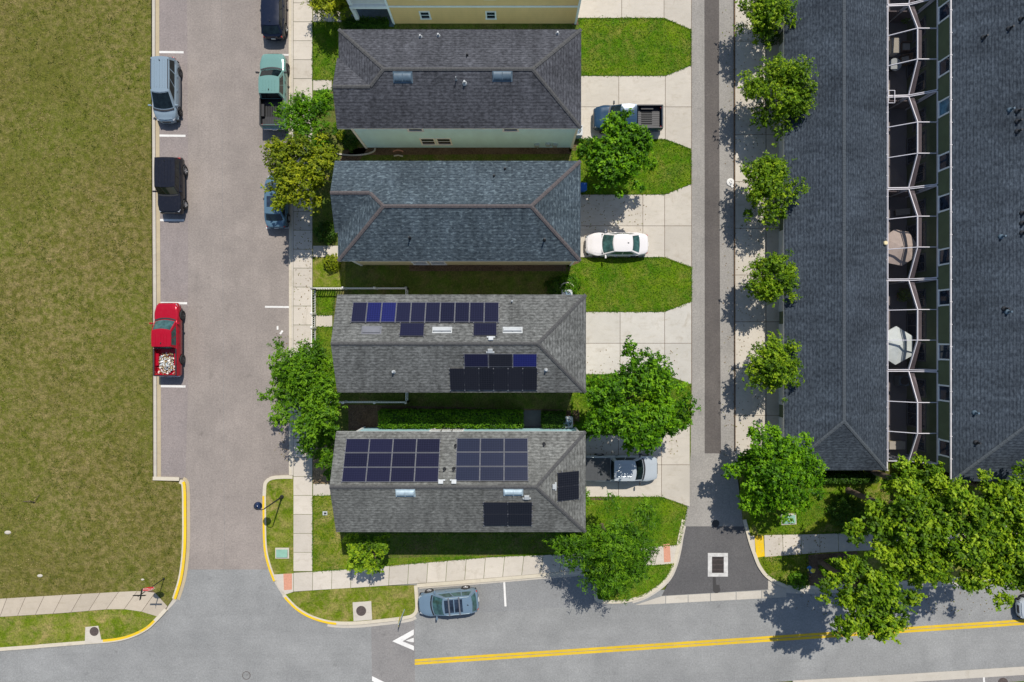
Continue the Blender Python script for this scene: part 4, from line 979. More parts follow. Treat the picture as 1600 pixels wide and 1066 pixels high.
# ------------------------------------------------------------------ vehicles
def interp(tab, x):
    if x <= tab[0][0]: return tab[0][1]
    for (a, va), (b_, vb) in zip(tab[:-1], tab[1:]):
        if x <= b_:
            u = (x-a)/(b_-a) if b_ > a else 1.0; u = u*u*(3-2*u)*.6+u*.4
            return va+(vb-va)*u
    return tab[-1][1]
def vehicle(name, label, cat, px, py, heading, L, W, H, paint, kind='sedan', group=None, rim='rim', bed=None, roofglass=False, rails=False, bars=False, belt=None, cab=None, hood=None, wheel_r=.34, glass='carglass', mir='paint', arch=None, trimblack=False, z=0.0, front_in=.1):
    """heading: degrees, direction of the nose in plan; local x is forward"""
    root = empty(name, (gx(px), gy(py), z), label, cat, group, R(heading))
    hl = L/2; w = W/2; sill = .26 if kind == 'sedan' else (.30 if kind in ('suv','van') else .42)
    rw = wheel_r; xf = hl-(.19 if kind != 'pickup' else .165)*L; xr = -hl+(.20 if kind != 'pickup' else .225)*L
    plan = [(-hl, .56), (-hl+.05, .70), (-hl+.14, .82), (-hl+.4, .925), (-hl+.9, .985), (0, 1.0), (hl-1.0, .985), (hl-.5, .91), (hl-.2, .77), (hl-.07, .62), (hl, .46)]
    if kind == 'pickup': plan = [(-hl, .96), (-hl+.1, .985), (0, 1.0), (hl-.8, .99), (hl-.3, .92), (hl-.1, .82), (hl, .74)]
    if kind == 'boxy': plan = [(-hl, .93), (-hl+.1, .97), (0, 1.0), (hl-.7, .985), (hl-.2, .93), (hl-.05, .87), (hl, .82)]
    hz, bz, fz, rz_ = hood     # hood rear height, belt height, nose height, tail height
    c0, c1, c2, c3 = cab       # rear glass base, roof rear, roof front, windscreen base (fractions of L from the rear)
    X = lambda t: -hl+t*L
    top = [(-hl, rz_-.28), (-hl+.05, rz_-.05), (-hl+.14, rz_), (X(c0), bz), (X(c3)-.2, bz), (X(c3)+.1, hz+.02), (hl-.65, hz-.03), (hl-.22, fz+.05), (hl-.08, fz-.03), (hl, fz-.2)]
    if kind in ('pickup',): top = [(-hl, rz_-.03), (-hl+.06, rz_), (X(c0)-.05, rz_), (X(c0), bz), (X(c3)-.2, bz), (X(c3)+.1, hz+.02), (hl-.55, hz-.02), (hl-.16, fz+.06), (hl-.05, fz-.02), (hl, fz-.18)]
    xs = [-hl, -hl+.05, -hl+.12] + list(np.linspace(-hl+.25, hl-.25, 38)) + [hl-.12, hl-.05, hl]
    for xa in (xf, xr): xs += [xa+rw*1.16*math.cos(t) for t in np.linspace(0, math.pi, 11)]
    xs = sorted(set(round(x, 3) for x in xs))
    def zlow(x):
        zb = sill + (.12 if abs(x) > hl-.06 else 0)
        for xa in (xf, xr):
            d = abs(x-xa)
            if d < rw*1.16: zb = max(zb, rw*.98+math.sqrt(max(0, (rw*1.16)**2-d*d)))
        return zb
    def section(x):
        ww = w*interp(plan, x); zt = interp(top, x); zb = min(zlow(x), zt-.14); hgt = zt-zb
        return [(ww-.05, zb), (ww-.004, zb+.05), (ww, zb+hgt*.5), (ww-.015, zb+hgt*.75), (ww-.06, zt-.045), (ww-.13, zt-.005), (ww*.6, zt+.012), (ww*.3, zt+.022), (0, zt+.025)]
    secs = []
    for x in xs:
        s = section(x); secs.append([(x, y, zz) for y, zz in s] + [(x, -y, zz) for y, zz in s[-2::-1]])
    body = MB()
    if bed:
        b0, b1 = -hl+.07, X(c0)-.02
        keep = []
        for i, x in enumerate(xs): keep.append(b0 < x < b1)
        n = len(secs[0])
        rows = secs
        vs = [p for r in rows for p in r]; fs = []
        for i in range(len(rows)-1):
            for j in range(n-1):
                if keep[i] and keep[i+1] and 5 <= j <= n-7: continue      # open load bed
                fs.append((i*n+j, i*n+j+1, (i+1)*n+j+1, (i+1)*n+j))
        fs += [tuple(range(n)), tuple(range(len(vs)-1, len(vs)-n-1, -1))]
        body.add(vs, fs)
    else:
        body.grid(secs); n = len(secs[0]); body.add([], [])
        body.f.append(tuple(range(n))); body.mi.append(0); body.f.append(tuple(range(len(body.v)-1, len(body.v)-n-1, -1))); body.mi.append(0)
    bo = body.build('body', paint, root, smooth=True, recalc=True)
    un = MB(); un.box((0, 0, sill+.12), (L*.94, W*.84, .28)); un.box(((xf+xr)/2, 0, sill+.02), (xf-xr-.8, W*.95, .1))
    for xa in (xf, xr): un.box((xa, 0, rw+.1), (rw*2.2, W*.80, rw*1.6))
    un.build('underbody', M['under'], root)
    # cabin
    wb = w*.93; wr = w*(.72 if kind == 'sedan' else .77 if kind in ('suv','van') else .82)
    if kind == 'boxy': wr = w*.86
    if kind == 'pickup': wr = w*.80
    zb_f, zb_r, zt = bz-.03, bz-.03, H-.05
    bowf, bowr = .16, (.10 if kind in ('sedan','suv','van') else .03)
    if kind == 'boxy': bowf = .07
    NF, NS = 8, 10
    def ring(xr0, xf0, ww, z_, bf, br, taper):
        pts = []
        wf_, wr_ = ww*taper[1], ww*taper[0]
        for i in range(NF): y = wf_*(1-2*i/NF); pts.append((xf0+bf*(1-(y/wf_)**2), y, z_))
        for i in range(NS): u = i/NS; yy = -(wf_+(wr_-wf_)*u) - .02*math.sin(math.pi*u)*w; pts.append((xf0+(xr0-xf0)*u, yy, z_))
        for i in range(NF): y = -wr_*(1-2*i/NF); pts.append((xr0-br*(1-(y/wr_)**2), y, z_))
        for i in range(NS): u = i/NS; yy = (wr_+(wf_-wr_)*u) + .02*math.sin(math.pi*u)*w; pts.append((xr0+(xf0-xr0)*u, yy, z_))
        return pts
    lo = ring(X(c0), X(c3), wb, bz-.03, bowf, bowr, (.97, .95)); hi = ring(X(c1), X(c2), wr, zt, bowf*.8, bowr*.7, (.96, .97))
    N = len(lo)
    cb = MB(); cb.add(lo+hi, [(i, (i+1)%N, N+(i+1)%N, N+i) for i in range(N)])
    # roof panel: crowned grid between front and rear edges
    fe = [hi[i] for i in range(NF)] + [hi[NF]]; re_ = [hi[2*NF+NS], ] + [hi[NF+NS+i] for i in range(NF-1, -1, -1)]
    rows = []
    for k in range(11):
        u = k/10; row = []
        for i in range(NF+1):
            a, b_ = Vector(fe[i]), Vector(re_[i]); p = a+(b_-a)*u; v_ = 2*i/NF-1
            p.y += (math.copysign(.02*math.sin(math.pi*u)*w, p.y) if abs(v_) > .99 else 0)
            p.z += .05*(1-abs(v_)**3)*(.5+.5*min(1, 4*min(u, 1-u)+.25)); row.append(tuple(p))
        rows.append(row)
    if kind == 'van' or kind == 'boxy' or (kind == 'pickup'):
        for row in rows:
            for i in range(1, NF):
                if i % 2 == 0 and i not in (0, NF): row[i] = (row[i][0], row[i][1], row[i][2]-.012)
    cb.grid(rows)
    cb.build('cabin', paint, root, smooth=True, recalc=True)
    def glass_strip(nm, i0, i1, h0, h1, s0, s1, mat, out=.012, prnt=root):
        """pane over ring faces i0..i1 (side parameter s0..s1, height h0..h1)"""
        rows = []
        idx = np.linspace(i0+(i1-i0)*s0, i0+(i1-i0)*s1, 9)
        def at(rg, t):
            a = int(math.floor(t)); u = t-a; p, q = Vector(rg[a % N]), Vector(rg[(a+1) % N]); return p+(q-p)*u
        for h in (h0, (h0+h1)/2, h1):
            row = []
            for t in idx:
                a, b_ = at(lo, t), at(hi, t); p = a+(b_-a)*h; c = Vector((p.x, p.y, 0))
                e1 = at(lo, t+.05)-at(lo, t-.05); nrm = e1.cross(b_-a).normalized()
                if nrm.dot(Vector((p.x-(X(c0)+X(c3))/2, p.y, .3))) < 0: nrm = -nrm
                row.append(tuple(p+nrm*out))
            rows.append(row)
        m = MB(); m.grid(rows); return m.build(nm, M[mat], prnt, smooth=True)
    glass_strip('windscreen', 0, NF, .06, .95, .05, .95, glass)
    glass_strip('rear_window', NF+NS, 2*NF+NS, .10, .92, .08, .92, glass)
    for a in (NF, 2*NF+NS):
        if kind == 'pickup' or kind == 'sedan':
            ranges = ((.14, .50), (.53, .88)) if a == NF else ((.12, .47), (.50, .86))
        else: ranges = ((.10, .38), (.41, .66), (.69, .93)) if a == NF else ((.07, .31), (.34, .59), (.62, .90))
        for s0, s1 in ranges: glass_strip('side_window', a, a+NS, .10, .90, s0, s1, glass)
    # bonnet shut line and panel
    hx0, hx1 = X(c3)+.14, hl-.2; rows = []
    for k in range(9):
        x = hx0+(hx1-hx0)*k/8; s = section(x); wd = w*interp(plan, x)*(.80-.06*(k/8)); row = []
        for i in range(9):
            v_ = 2*i/8-1; y = v_*wd; zz = interp(top, x)+.025-.02*abs(v_)**1.5+.008+(.012 if .45 < abs(v_) < .8 else 0); row.append((x+.05*(1-v_*v_)*(k/8), y, zz))
        rows.append(row)
    hb = MB(); hb.grid(rows); hb.build('bonnet', paint, root, smooth=True)
    cw = MB(); cw.grid([[(X(c3)+.02+bowf*(1-v*v)+dx, v*wb*.92, bz-.005+dz) for v in np.linspace(-1,1,9)] for dx, dz in ((.0,.012),(.12,-.0))]); cw.build('cowl', M['black'], root)
    # lamps, grille, bumpers, plate
    nw = w*interp(plan, hl-.1)
    for s in (-1, 1):
        m = MB(); m.grid([[(hl-.10-.30*t, s*(nw*.72+.23*t*w*.5), fz-.10+dz) for t in np.linspace(0,1,5)] for dz in (-.10, .055)])
        m2 = MB(); m2.box((hl-.24, s*w*interp(plan, hl-.24)*.80, fz-.045), (.26, .24, .10), rz=-s*.45); m2.build('headlight', M['lamp'], root, bevel=.03)
        m3 = MB(); m3.box((-hl+.12, s*w*interp(plan, -hl+.12)*.84, rz_-.20 if kind != 'pickup' else rz_-.3), (.12, .24, .18 if kind in ('sedan','suv') else .36), rz=s*.18); m3.build('tail_light', M['tail'], root, bevel=.02)
    m = MB(); m.box((hl-.06, 0, fz-.14), (.12, nw*1.05, .18)); m.build('grille', M['black'], root, bevel=.02)
    fb = MB(); fb.grid([[(hl-.02-.30*abs(v)**2.4, v*w*.92, z_) for v in np.linspace(-1,1,13)] for z_ in (sill+.04, fz-.26)]); fb.grid([[(hl-.02-.30*abs(v)**2.4-dx, v*w*.92, fz-.26) for v in np.linspace(-1,1,13)] for dx in (0, .25)])
    fb.build('front_bumper', M['black'] if trimblack or kind in ('pickup','boxy') and paint is not M.get('x') else paint, root, smooth=True)
    rbm = MB()
    if kind in ('pickup', 'boxy'): rbm.box((-hl+.0, 0, sill+.16), (.18, W*.86, .2))
    else: rbm.grid([[(-hl-.01+.26*abs(v)**2.6, v*w*.90, z_) for v in np.linspace(-1,1,13)] for z_ in (sill+.04, rz_-.42)])
    rbm.build('rear_bumper', M['black'] if kind in ('boxy',) or trimblack else (M['chrome'] if kind == 'pickup' else paint), root, bevel=.05)
    pl = MB(); pl.box((-hl-.02 if kind != 'pickup' else -hl-.1, 0, sill+.42 if kind != 'pickup' else sill+.18), (.03, .32, .16)); pl.build('number_plate', M['vinyl'], root)
    for s in (-1, 1):
        mi = MB(); xm_ = X(c3)-.16; mi.box((xm_, s*(w+.10), bz+.06), (.12, .24, .17)); mi.box((xm_+.02, s*(w-.02), bz+.02), (.07, .12, .05))
        mi.build('mirror', paint if mir == 'paint' else M[mir], root, bevel=.035)
        hd = MB()
        for t in (.30, .52) if kind != 'pickup' else (.44, .60): hd.box((X(t), s*(w+.005), bz-.18), (.2, .04, .035))
        hd.build('door_handle', paint if mir == 'paint' else M['black'], root, bevel=.01)
    for xa in (xf, xr):
        for s in (-1, 1):
            t = MB(); t.lathe([(rw*.60, -.115), (rw*.94, -.115), (rw, -.08), (rw, .08), (rw*.94, .115), (rw*.62, .115), (rw*.60, .09)], n=28, axis='Y')
            to = t.build('wheel', M['rubber'], root, smooth=True, loc=(xa, s*(w-.115+(.03 if kind in ('pickup','boxy') else 0)), rw)); 
            r_ = MB(); r_.lathe([(rw*.61, .085), (rw*.56, .10), (rw*.53, .06), (rw*.14, .075), (0.001, .085)], n=28, axis='Y')
            for k in range(5):
                a = 2*math.pi*k/5; mm = Matrix.Rotation(a, 4, 'Y'); q = MB(); q.box((rw*.32, .088, 0), (rw*.5, .03, rw*.16)); r_.add([mm @ Vector(p) for p in q.v], q.f)
            ro_ = r_.build('rim', M[rim], to, smooth=True)
            if s < 0: to.rotation_euler = (0, 0, math.pi)
    if kind in ('van', 'boxy', 'pickup'):
        m = MB()
        for v in (-.62, -.31, 0, .31, .62):
            m.box(((X(c1)+X(c2))/2-.03, v*wr*.92, zt+.05*(1-abs(v)**3)+.004), ((c2-c1)*L-.42, .035, .016))
        m.build('roof_rib', paint, root, bevel=.006)
    if rails:
        for s in (-1, 1):
            m = MB(); y = s*wr*.90; m.tube([(X(c1)+.15, y, H-.02), (X(c1)+.25, y, H+.05), (X(c2)-.25, y, H+.05), (X(c2)-.12, y, H-.01)], .022); m.build('roof_rail', M['black'] if kind == 'van' else M['metal'], root)
    if bars:
        for t in bars:
            m = MB(); m.box((X(t), 0, H+.07), (.09, wr*1.95, .04)); m.box((X(t), wr*.88, H+.03), (.11, .07, .1)); m.box((X(t), -wr*.88, H+.03), (.11, .07, .1)); m.build('roof_bar', M['alu'], root, bevel=.012)
    if roofglass:
        for t0, t1 in roofglass:
            m = MB(); m.grid([[(X(t0+(t1-t0)*k), v*wr*.70, zt+.05*(1-abs(v*.72)**3)+.008) for v in np.linspace(-1,1,7)] for k in (0, .5, 1)]); m.build('sunroof', M['pane'], root, smooth=True)
    an = MB(); an.cyl((X(c1)+.28, 0, H-.01), (X(c1)+.2, 0, H+.09), .05, .012, n=8); an.build('antenna_fin', M['black'], root)
    if bed:
        b0, b1 = -hl+.07, X(c0)-.03; zf = .80; wi = w-.135
        m = MB()
        m.add([(b0,-wi,zf),(b1,-wi,zf),(b1,wi,zf),(b0,wi,zf)], [(0,1,2,3)])
        for k in range(9): m.box(((b0+b1)/2, -wi+.15+k*(2*wi-.3)/8, zf+.012), (b1-b0-.1, .05, .024))
        zt_ = rz_+.004
        m.add([(b0,-wi,zf),(b1,-wi,zf),(b1,-wi,zt_),(b0,-wi,zt_)], [(0,1,2,3)]); m.add([(b0,wi,zf),(b1,wi,zf),(b1,wi,zt_),(b0,wi,zt_)], [(3,2,1,0)])
        m.add([(b1,-wi,zf),(b1,wi,zf),(b1,wi,bz+.1),(b1,-wi,bz+.1)], [(0,1,2,3)]); m.add([(b0+.01,-wi,zf),(b0+.01,wi,zf),(b0+.01,wi,zt_),(b0+.01,-wi,zt_)], [(3,2,1,0)])
        for s in (-1, 1): m.box((xr, s*(wi-.10), zf+.12), (.95, .22, .24))
        m.build('bed_liner', bed, root)
        rlm = MB()
        for s in (-1, 1): rlm.box(((b0+b1)/2, s*(wi+.035), rz_+.026), (b1-b0+.06, .09, .03))
        rlm.box((-hl+.045, 0, rz_+.026), (.09, 2*wi+.1, .03)); rlm.build('bed_rail', M['black'], root, bevel=.01)
        tg = MB(); tg.box((-hl+.01, 0, (rz_+.78)/2), (.05, 2*wi, rz_-.82)); tg.box((-hl-.02, 0, rz_-.14), (.04, .3, .08)); tg.build('tailgate', paint, root, bevel=.012)
    return root
def tpl(kind):
    if kind == 'pickup': return dict(kind='pickup', hood=(1.13, 1.22, .98, 1.24), cab=(.375, .405, .615, .745), wheel_r=.39)
    if kind == 'sedan': return dict(kind='sedan', hood=(.90, .93, .70, .97), cab=(.145, .285, .545, .715), wheel_r=.33)
    if kind == 'suv': return dict(kind='suv', hood=(1.03, 1.08, .86, 1.02), cab=(.045, .11, .55, .73), wheel_r=.36)
    if kind == 'van': return dict(kind='van', hood=(1.02, 1.10, .80, 1.05), cab=(.03, .07, .58, .80), wheel_r=.34)
    if kind == 'boxy': return dict(kind='boxy', hood=(1.13, 1.20, 1.02, 1.18), cab=(.03, .05, .56, .66), wheel_r=.38)
CP = dict(silver=carpaint("paint_silver_blue", (0.205, 0.265, 0.31)), black=carpaint("paint_black", (0.010, 0.011, 0.017), metal=.05, rough=.2), red=carpaint("paint_red", (0.36, 0.004, 0.018), metal=.15),
          mint=carpaint("paint_mint", (0.135, 0.255, 0.228), metal=.1), navy=carpaint("paint_navy", (0.006, 0.010, 0.024), metal=.05, rough=.2), blue=carpaint("paint_steel_blue", (0.08, 0.145, 0.20)),
          dblue=carpaint("paint_dark_blue", (0.016, 0.045, 0.085)), white=carpaint("paint_white", (0.63, 0.60, 0.585), metal=0, flake=.1), silver2=carpaint("paint_pale_silver", (0.37, 0.40, 0.42)), grey=carpaint("paint_blue_grey", (0.125, 0.185, 0.245)))
G1 = 'vehicles parked along the street'; G2 = 'vehicles on the driveways'
vehicle('parked_minivan', 'silver minivan parked by the left kerb, nose towards the junction', 'minivan', 267.5, 146.5, -90, 5.08, 1.9, 1.72, CP['silver'], rails=True, group=G1, rim='rimdark', **tpl('van'))
vehicle('parked_suv', 'boxy black four wheel drive parked behind the silver minivan on the left kerb', 'suv', 275.5, 294.5, -90, 4.4, 1.88, 1.80, CP['black'], group=G1, **tpl('boxy'))
red = vehicle('pickup_truck', 'red pickup truck with a load bed full of crushed cans', 'pickup truck', 271, 530.5, 90, 5.75, 1.92, 1.86, CP['red'], bed=CP['red'], group=G1, rim='rimdark', glass='carglassg', **tpl('pickup'))
vehicle('parked_car', 'dark navy hatchback cut off by the top picture edge', 'car', 432.5, 21, 90, 4.75, 1.84, 1.5, CP['navy'], group=G1, **{**tpl('suv'), 'cab': (.05, .16, .55, .73)})
vehicle('pickup_truck', 'mint green pickup truck with an empty black load bed beside the sidewalk', 'pickup truck', 433.5, 148.5, 90, 5.8, 2.02, 1.88, CP['mint'], bed=M['black'], group=G1, rim='rimdark', mir='black', **tpl('pickup'))
vehicle('parked_car', 'steel blue car with glass roof half hidden under the yellow green tree', 'car', 437, 318, 90, 4.2, 1.78, 1.5, CP['blue'], group=G1, roofglass=[(.36, .56)], **{**tpl('suv'), 'cab': (.13, .25, .62, .78), 'hood': (.98, 1.02, .8, 1.0)})
vehicle('pickup_truck', 'dark blue pickup truck under the round bright tree on a driveway', 'pickup truck', 978, 190.5, 180, 5.4, 1.95, 1.86, CP['dblue'], bed=M['black'], group=G2, mir='black', **tpl('pickup'))
vehicle('parked_car', 'white sedan on the driveway of the slate blue roofed house', 'car', 961, 384, 180, 4.95, 1.86, 1.45, CP['white'], group=G2, glass='carglassg', **tpl('sedan'))
sil = vehicle('pickup_truck', 'pale silver pickup truck with a dark bed cover reaching under the corner house roof', 'pickup truck', 966.5, 728.5, 0, 5.85, 2.02, 1.88, CP['silver2'], group=G2, mir='black', **{**tpl('pickup'), 'cab': (.365, .395, .66, .775)})
m = MB(); m.box((-5.85/2+1.07, 0, 1.275), (2.02, 1.78, .05)); 
for k in range(3): m.box((-5.85/2+.55+k*.52, 0, 1.302), (.02, 1.74, .012))
m.build('bed_cover', M['black'] if False else plain("tonneau_vinyl", (0.045, 0.048, 0.052), .7), sil, bevel=.015)
vehicle('parked_suv', 'blue grey crossover with roof bars and glass roof at the cross street kerb', 'suv', 702, 935, 185.2, 4.78, 1.86, 1.66, CP['grey'], group=G1, rails=True, bars=(.30, .47), roofglass=[(.25, .29), (.31, .38), (.395, .46), (.48, .545)], glass='carglassg', **tpl('suv'))
vehicle('parked_car', 'dark car driving in at the right picture edge on the cross street', 'car', 1628, 944, 183.8, 4.8, 1.85, 1.5, CP['silver2'], **{**tpl('sedan')}, trimblack=True, rim='rimdark')
# load in the red pickup: an uncountable heap of crushed cans
rr = random.Random(3); m = MB()
for i in range(420):
    x, y = rr.gauss(-1.95, .42), rr.gauss(.02, .36)
    if not (-2.72 < x < -1.0 and abs(y) < .76): continue
    hgt = .84+.32*max(0, 1-((x+1.95)/.85)**2)*max(0, 1-(y/.85)**2)*rr.random()
    q = MB(); q.box((0,0,0), (rr.uniform(.07,.15), rr.uniform(.05,.11), rr.uniform(.02,.06))); mm = Matrix.Translation((x,y,hgt)) @ Matrix.Rotation(rr.uniform(0,6), 4, Vector((rr.random()-.5,rr.random()-.5,rr.random())).normalized())
    m.cur = rr.choice((0,0,0,1,1,2,3)); m.add([mm @ Vector(p) for p in q.v], q.f)
lo_ = m.build('can_heap', [M['vinyl'], plain("can_gold", (.38,.28,.13), .5), M['metal'], plain("can_brown", (.16,.08,.05), .6)])
lo_.matrix_world = Matrix.Translation(red.location) @ Matrix.Rotation(R(90), 4, 'Z'); tag(lo_, 'heap of white and gold crushed cans in the red pickup bed', 'scrap', kind='stuff')
# ------------------------------------------------------------------ trees, shrubs, hedges
def leaf_mesh(name, C, Nrm, ln, wd, var, mat, parent=None, loc=None, seed=0):
    rng = np.random.default_rng(seed); n = len(C)
    Nrm = Nrm/np.linalg.norm(Nrm, axis=1)[:,None]
    r = rng.normal(size=(n,3)); T = np.cross(Nrm, r); T /= np.linalg.norm(T, axis=1)[:,None]; B = np.cross(Nrm, T)
    l = (ln*rng.uniform(.65, 1.3, n))[:,None]; w_ = (wd*rng.uniform(.7, 1.25, n))[:,None]
    fold = Nrm*(w_*.25)
    V = np.stack([C-T*l*.5, C+B*w_*.5+fold-T*l*.08, C+T*l*.5, C-B*w_*.5+fold-T*l*.08], axis=1).reshape(-1,3)
    me = bpy.data.meshes.new(name)
    me.vertices.add(4*n); me.vertices.foreach_set('co', V.astype(np.float32).ravel())
    me.loops.add(4*n); me.loops.foreach_set('vertex_index', np.arange(4*n, dtype=np.int32))
    me.polygons.add(n); me.polygons.foreach_set('loop_start', np.arange(0, 4*n, 4, dtype=np.int32)); me.polygons.foreach_set('loop_total', np.full(n, 4, dtype=np.int32))
    at = me.attributes.new('leafvar', 'FLOAT', 'POINT'); at.data.foreach_set('value', np.repeat(np.clip(var, 0, 1), 4).astype(np.float32))
    me.materials.append(M[mat]); me.update(calc_edges=True)
    o = bpy.data.objects.new(name, me); COL.objects.link(o)
    if parent is not None: o.parent = parent
    if loc is not None: o.location = loc
    return o
def tree(name, label, px, py, hc, rpx, leaf, group=None, n=7000, ln=.26, wd=.13, seed=1, flat=.72, squash=(1,1), droop=0.0, lobes=34, rag=.25, cat='tree', trunk_r=.13, base_z=.1, spiky=0.0, lr=(.17, .31)):
    """px,py,rpx: where the photo shows the crown, whose middle is hc metres up"""
    rng = np.random.default_rng(seed)
    X, Y, _ = P(px, py, hc); Rr = rpx/SC*(CAMH-hc)/CAMH
    root = empty(name, (X, Y, base_z), label, cat, group)
    zc = hc-base_z
    d = rng.normal(size=(lobes,3)); d /= np.linalg.norm(d, axis=1)[:,None]; d[:,2] = np.where(d[:,2] < -.3, -d[:,2]*.6, d[:,2])
    rad = Rr*(.32+.46*rng.random(lobes)**.55); amp = 1+rag*np.sin(3*np.arctan2(d[:,1], d[:,0])+seed)*.6
    LC = d*rad[:,None]*np.array([squash[0], squash[1], flat])*np.stack([amp, amp, np.ones(lobes)], 1)
    LR = Rr*rng.uniform(*lr, lobes)
    k = max(4, lobes//4); a = rng.uniform(0, 2*np.pi, k); rr_ = Rr*rng.uniform(.86, 1.04, k)     # stray boughs
    OC = np.stack([np.cos(a)*rr_*squash[0], np.sin(a)*rr_*squash[1], rng.uniform(-.35, .25, k)*Rr*flat], 1); OR = Rr*rng.uniform(.09, .19, k)
    LC = np.concatenate([LC, OC]); LR = np.concatenate([LR, OR])
    pr = LR**1.9; pr /= pr.sum(); per = 8; nc = n//per; li = rng.choice(len(LR), nc, p=pr)     # leaf sprays
    q = rng.normal(size=(nc,3)); q /= np.linalg.norm(q, axis=1)[:,None]
    rr2 = LR[li]*(.40+.66*rng.random(nc)**.6); C = LC[li]+q*rr2[:,None]*np.array([1,1,.8])
    if spiky:                                                            # sprays pointing out of the crown
        s_ = rng.random(nc) < .40; dirn = C/np.maximum(np.linalg.norm(C, axis=1), .01)[:,None]; C[s_] += dirn[s_]*(rng.random(s_.sum())**2*spiky*Rr)[:,None]
    if droop: C[:,2] -= droop*np.maximum(0, np.hypot(C[:,0], C[:,1])/Rr-.45)*Rr
    lobev = rng.uniform(-.27, .27, len(LR))
    var = .50+lobev[li]+rng.normal(0, .22, nc); Nn = q*.45+np.array([.14,.38,.95])+rng.normal(0, .30, (nc,3))
    axis = q+rng.normal(0, .5, (nc,3)); axis /= np.linalg.norm(axis, axis=1)[:,None]      # each spray strings its leaves along a twig
    C = np.repeat(C, per, 0)+np.repeat(axis, per, 0)*rng.uniform(-.5, .5, (nc*per,1))*ln*1.5+rng.normal(0, ln*.24, (nc*per,3))
    var = np.repeat(var, per)+rng.normal(0, .10, nc*per); Nn = np.repeat(Nn, per, 0)+rng.normal(0, .33, (nc*per,3))
    C[:,2] = np.maximum(C[:,2], -zc+.5)
    leaf_mesh('crown', C, Nn, ln, wd, var, leaf, root, (0,0,zc), seed)
    t = MB(); fork = zc-Rr*flat*.75; fork = max(fork, zc*.32)
    t.tube([(0,0,-.1),(.03,0,.25),(.02,.03,fork*.6),(0,0,fork)], [trunk_r*1.5, trunk_r*1.1, trunk_r, trunk_r*.85], 9)
    order = rng.permutation(lobes)[:12]
    for i in order:
        e = LC[i]+np.array([0,0,zc]); m1 = (np.array([0,0,fork])*.5+e*.5)+rng.normal(0,.12,3)*Rr*.3; m1[2] = max(m1[2], fork+.1)
        t.tube([(0,0,fork-.05), tuple(m1), tuple(e)], [trunk_r*.6, trunk_r*.34, trunk_r*.10], 6)
    t.build('trunk', M['bark'], root, smooth=True)
    return root
def shrub(name, label, px, py, r, h, leaf, n=900, ln=.15, wd=.08, seed=1, cat='shrub', group=None, el=(1,1)):
    rng = np.random.default_rng(seed); root = empty(name, (gx(px), gy(py), .1), label, cat, group)
    q = rng.normal(size=(n,3)); q[:,2] = np.abs(q[:,2]); q /= np.linalg.norm(q, axis=1)[:,None]
    bum = 1+.22*np.sin(q[:,0]*7+seed)*np.cos(q[:,1]*6-seed)
    C = q*(.55+.5*rng.random(n)**.5)[:,None]*bum[:,None]*np.array([r*el[0], r*el[1], h])
    leaf_mesh('foliage', C, q*.7+np.array([0,0,.5])+rng.normal(0,.4,(n,3)), ln, wd, .5+.3*np.sin(q[:,0]*5+q[:,1]*4+seed)*.5+rng.normal(0,.15,n), leaf, root, (0,0,0), seed)
    m = MB()
    for k in range(5):
        a = 2*math.pi*k/5+seed; m.tube([(0,0,-.05),(math.cos(a)*r*.25,math.sin(a)*r*.25,h*.4),(math.cos(a)*r*.55,math.sin(a)*r*.55,h*.75)], [.03,.02,.008], 5)
    m.build('stem', M['bark'], root); return root
def hedge(label, x0, y0, x1, y1, h, leaf, n, seed, group='clipped hedges'):
    rng = np.random.default_rng(seed); cx, cy_ = (gx(x0)+gx(x1))/2, (gy(y0)+gy(y1))/2; hx, hy = abs(gx(x1)-gx(x0))/2, abs(gy(y1)-gy(y0))/2
    root = empty('hedge', (cx, cy_, .1), label, 'hedge', group)
    A = np.array([4*hx*hy, 2*hx*h, 2*hx*h, 2*hy*h, 2*hy*h]); f = rng.choice(5, n, p=A/A.sum()); u, v = rng.uniform(-1,1,n), rng.uniform(-1,1,n)
    C = np.zeros((n,3)); Nn = np.zeros((n,3)); bump = .07*np.sin(u*hx*4)*np.sin(v*5)
    m0 = f == 0; C[m0] = np.stack([u[m0]*hx, v[m0]*hy, h+bump[m0]], 1); Nn[m0] = (0,0,1)
    for k, s in ((1,1),(2,-1)): mk = f == k; C[mk] = np.stack([u[mk]*hx, np.full(mk.sum(), s*hy), (v[mk]+1)/2*h], 1); Nn[mk] = (0,s,.4)
    for k, s in ((3,1),(4,-1)): mk = f == k; C[mk] = np.stack([np.full(mk.sum(), s*hx), u[mk]*hy, (v[mk]+1)/2*h], 1); Nn[mk] = (s,0,.4)
    C += rng.normal(0,.05,(n,3)); leaf_mesh('foliage', C, Nn+rng.normal(0,.45,(n,3)), .14, .09, .5+.22*np.sin(u*hx*2.1)*np.cos(v*3)+rng.normal(0,.16,n), leaf, root, None, seed)
    m = MB(); m.box((0,0,h*.46), (hx*1.86, hy*1.8, h*.92)); m.build('branch_mass', M['leaf_dark'], root, bevel=.1); return root

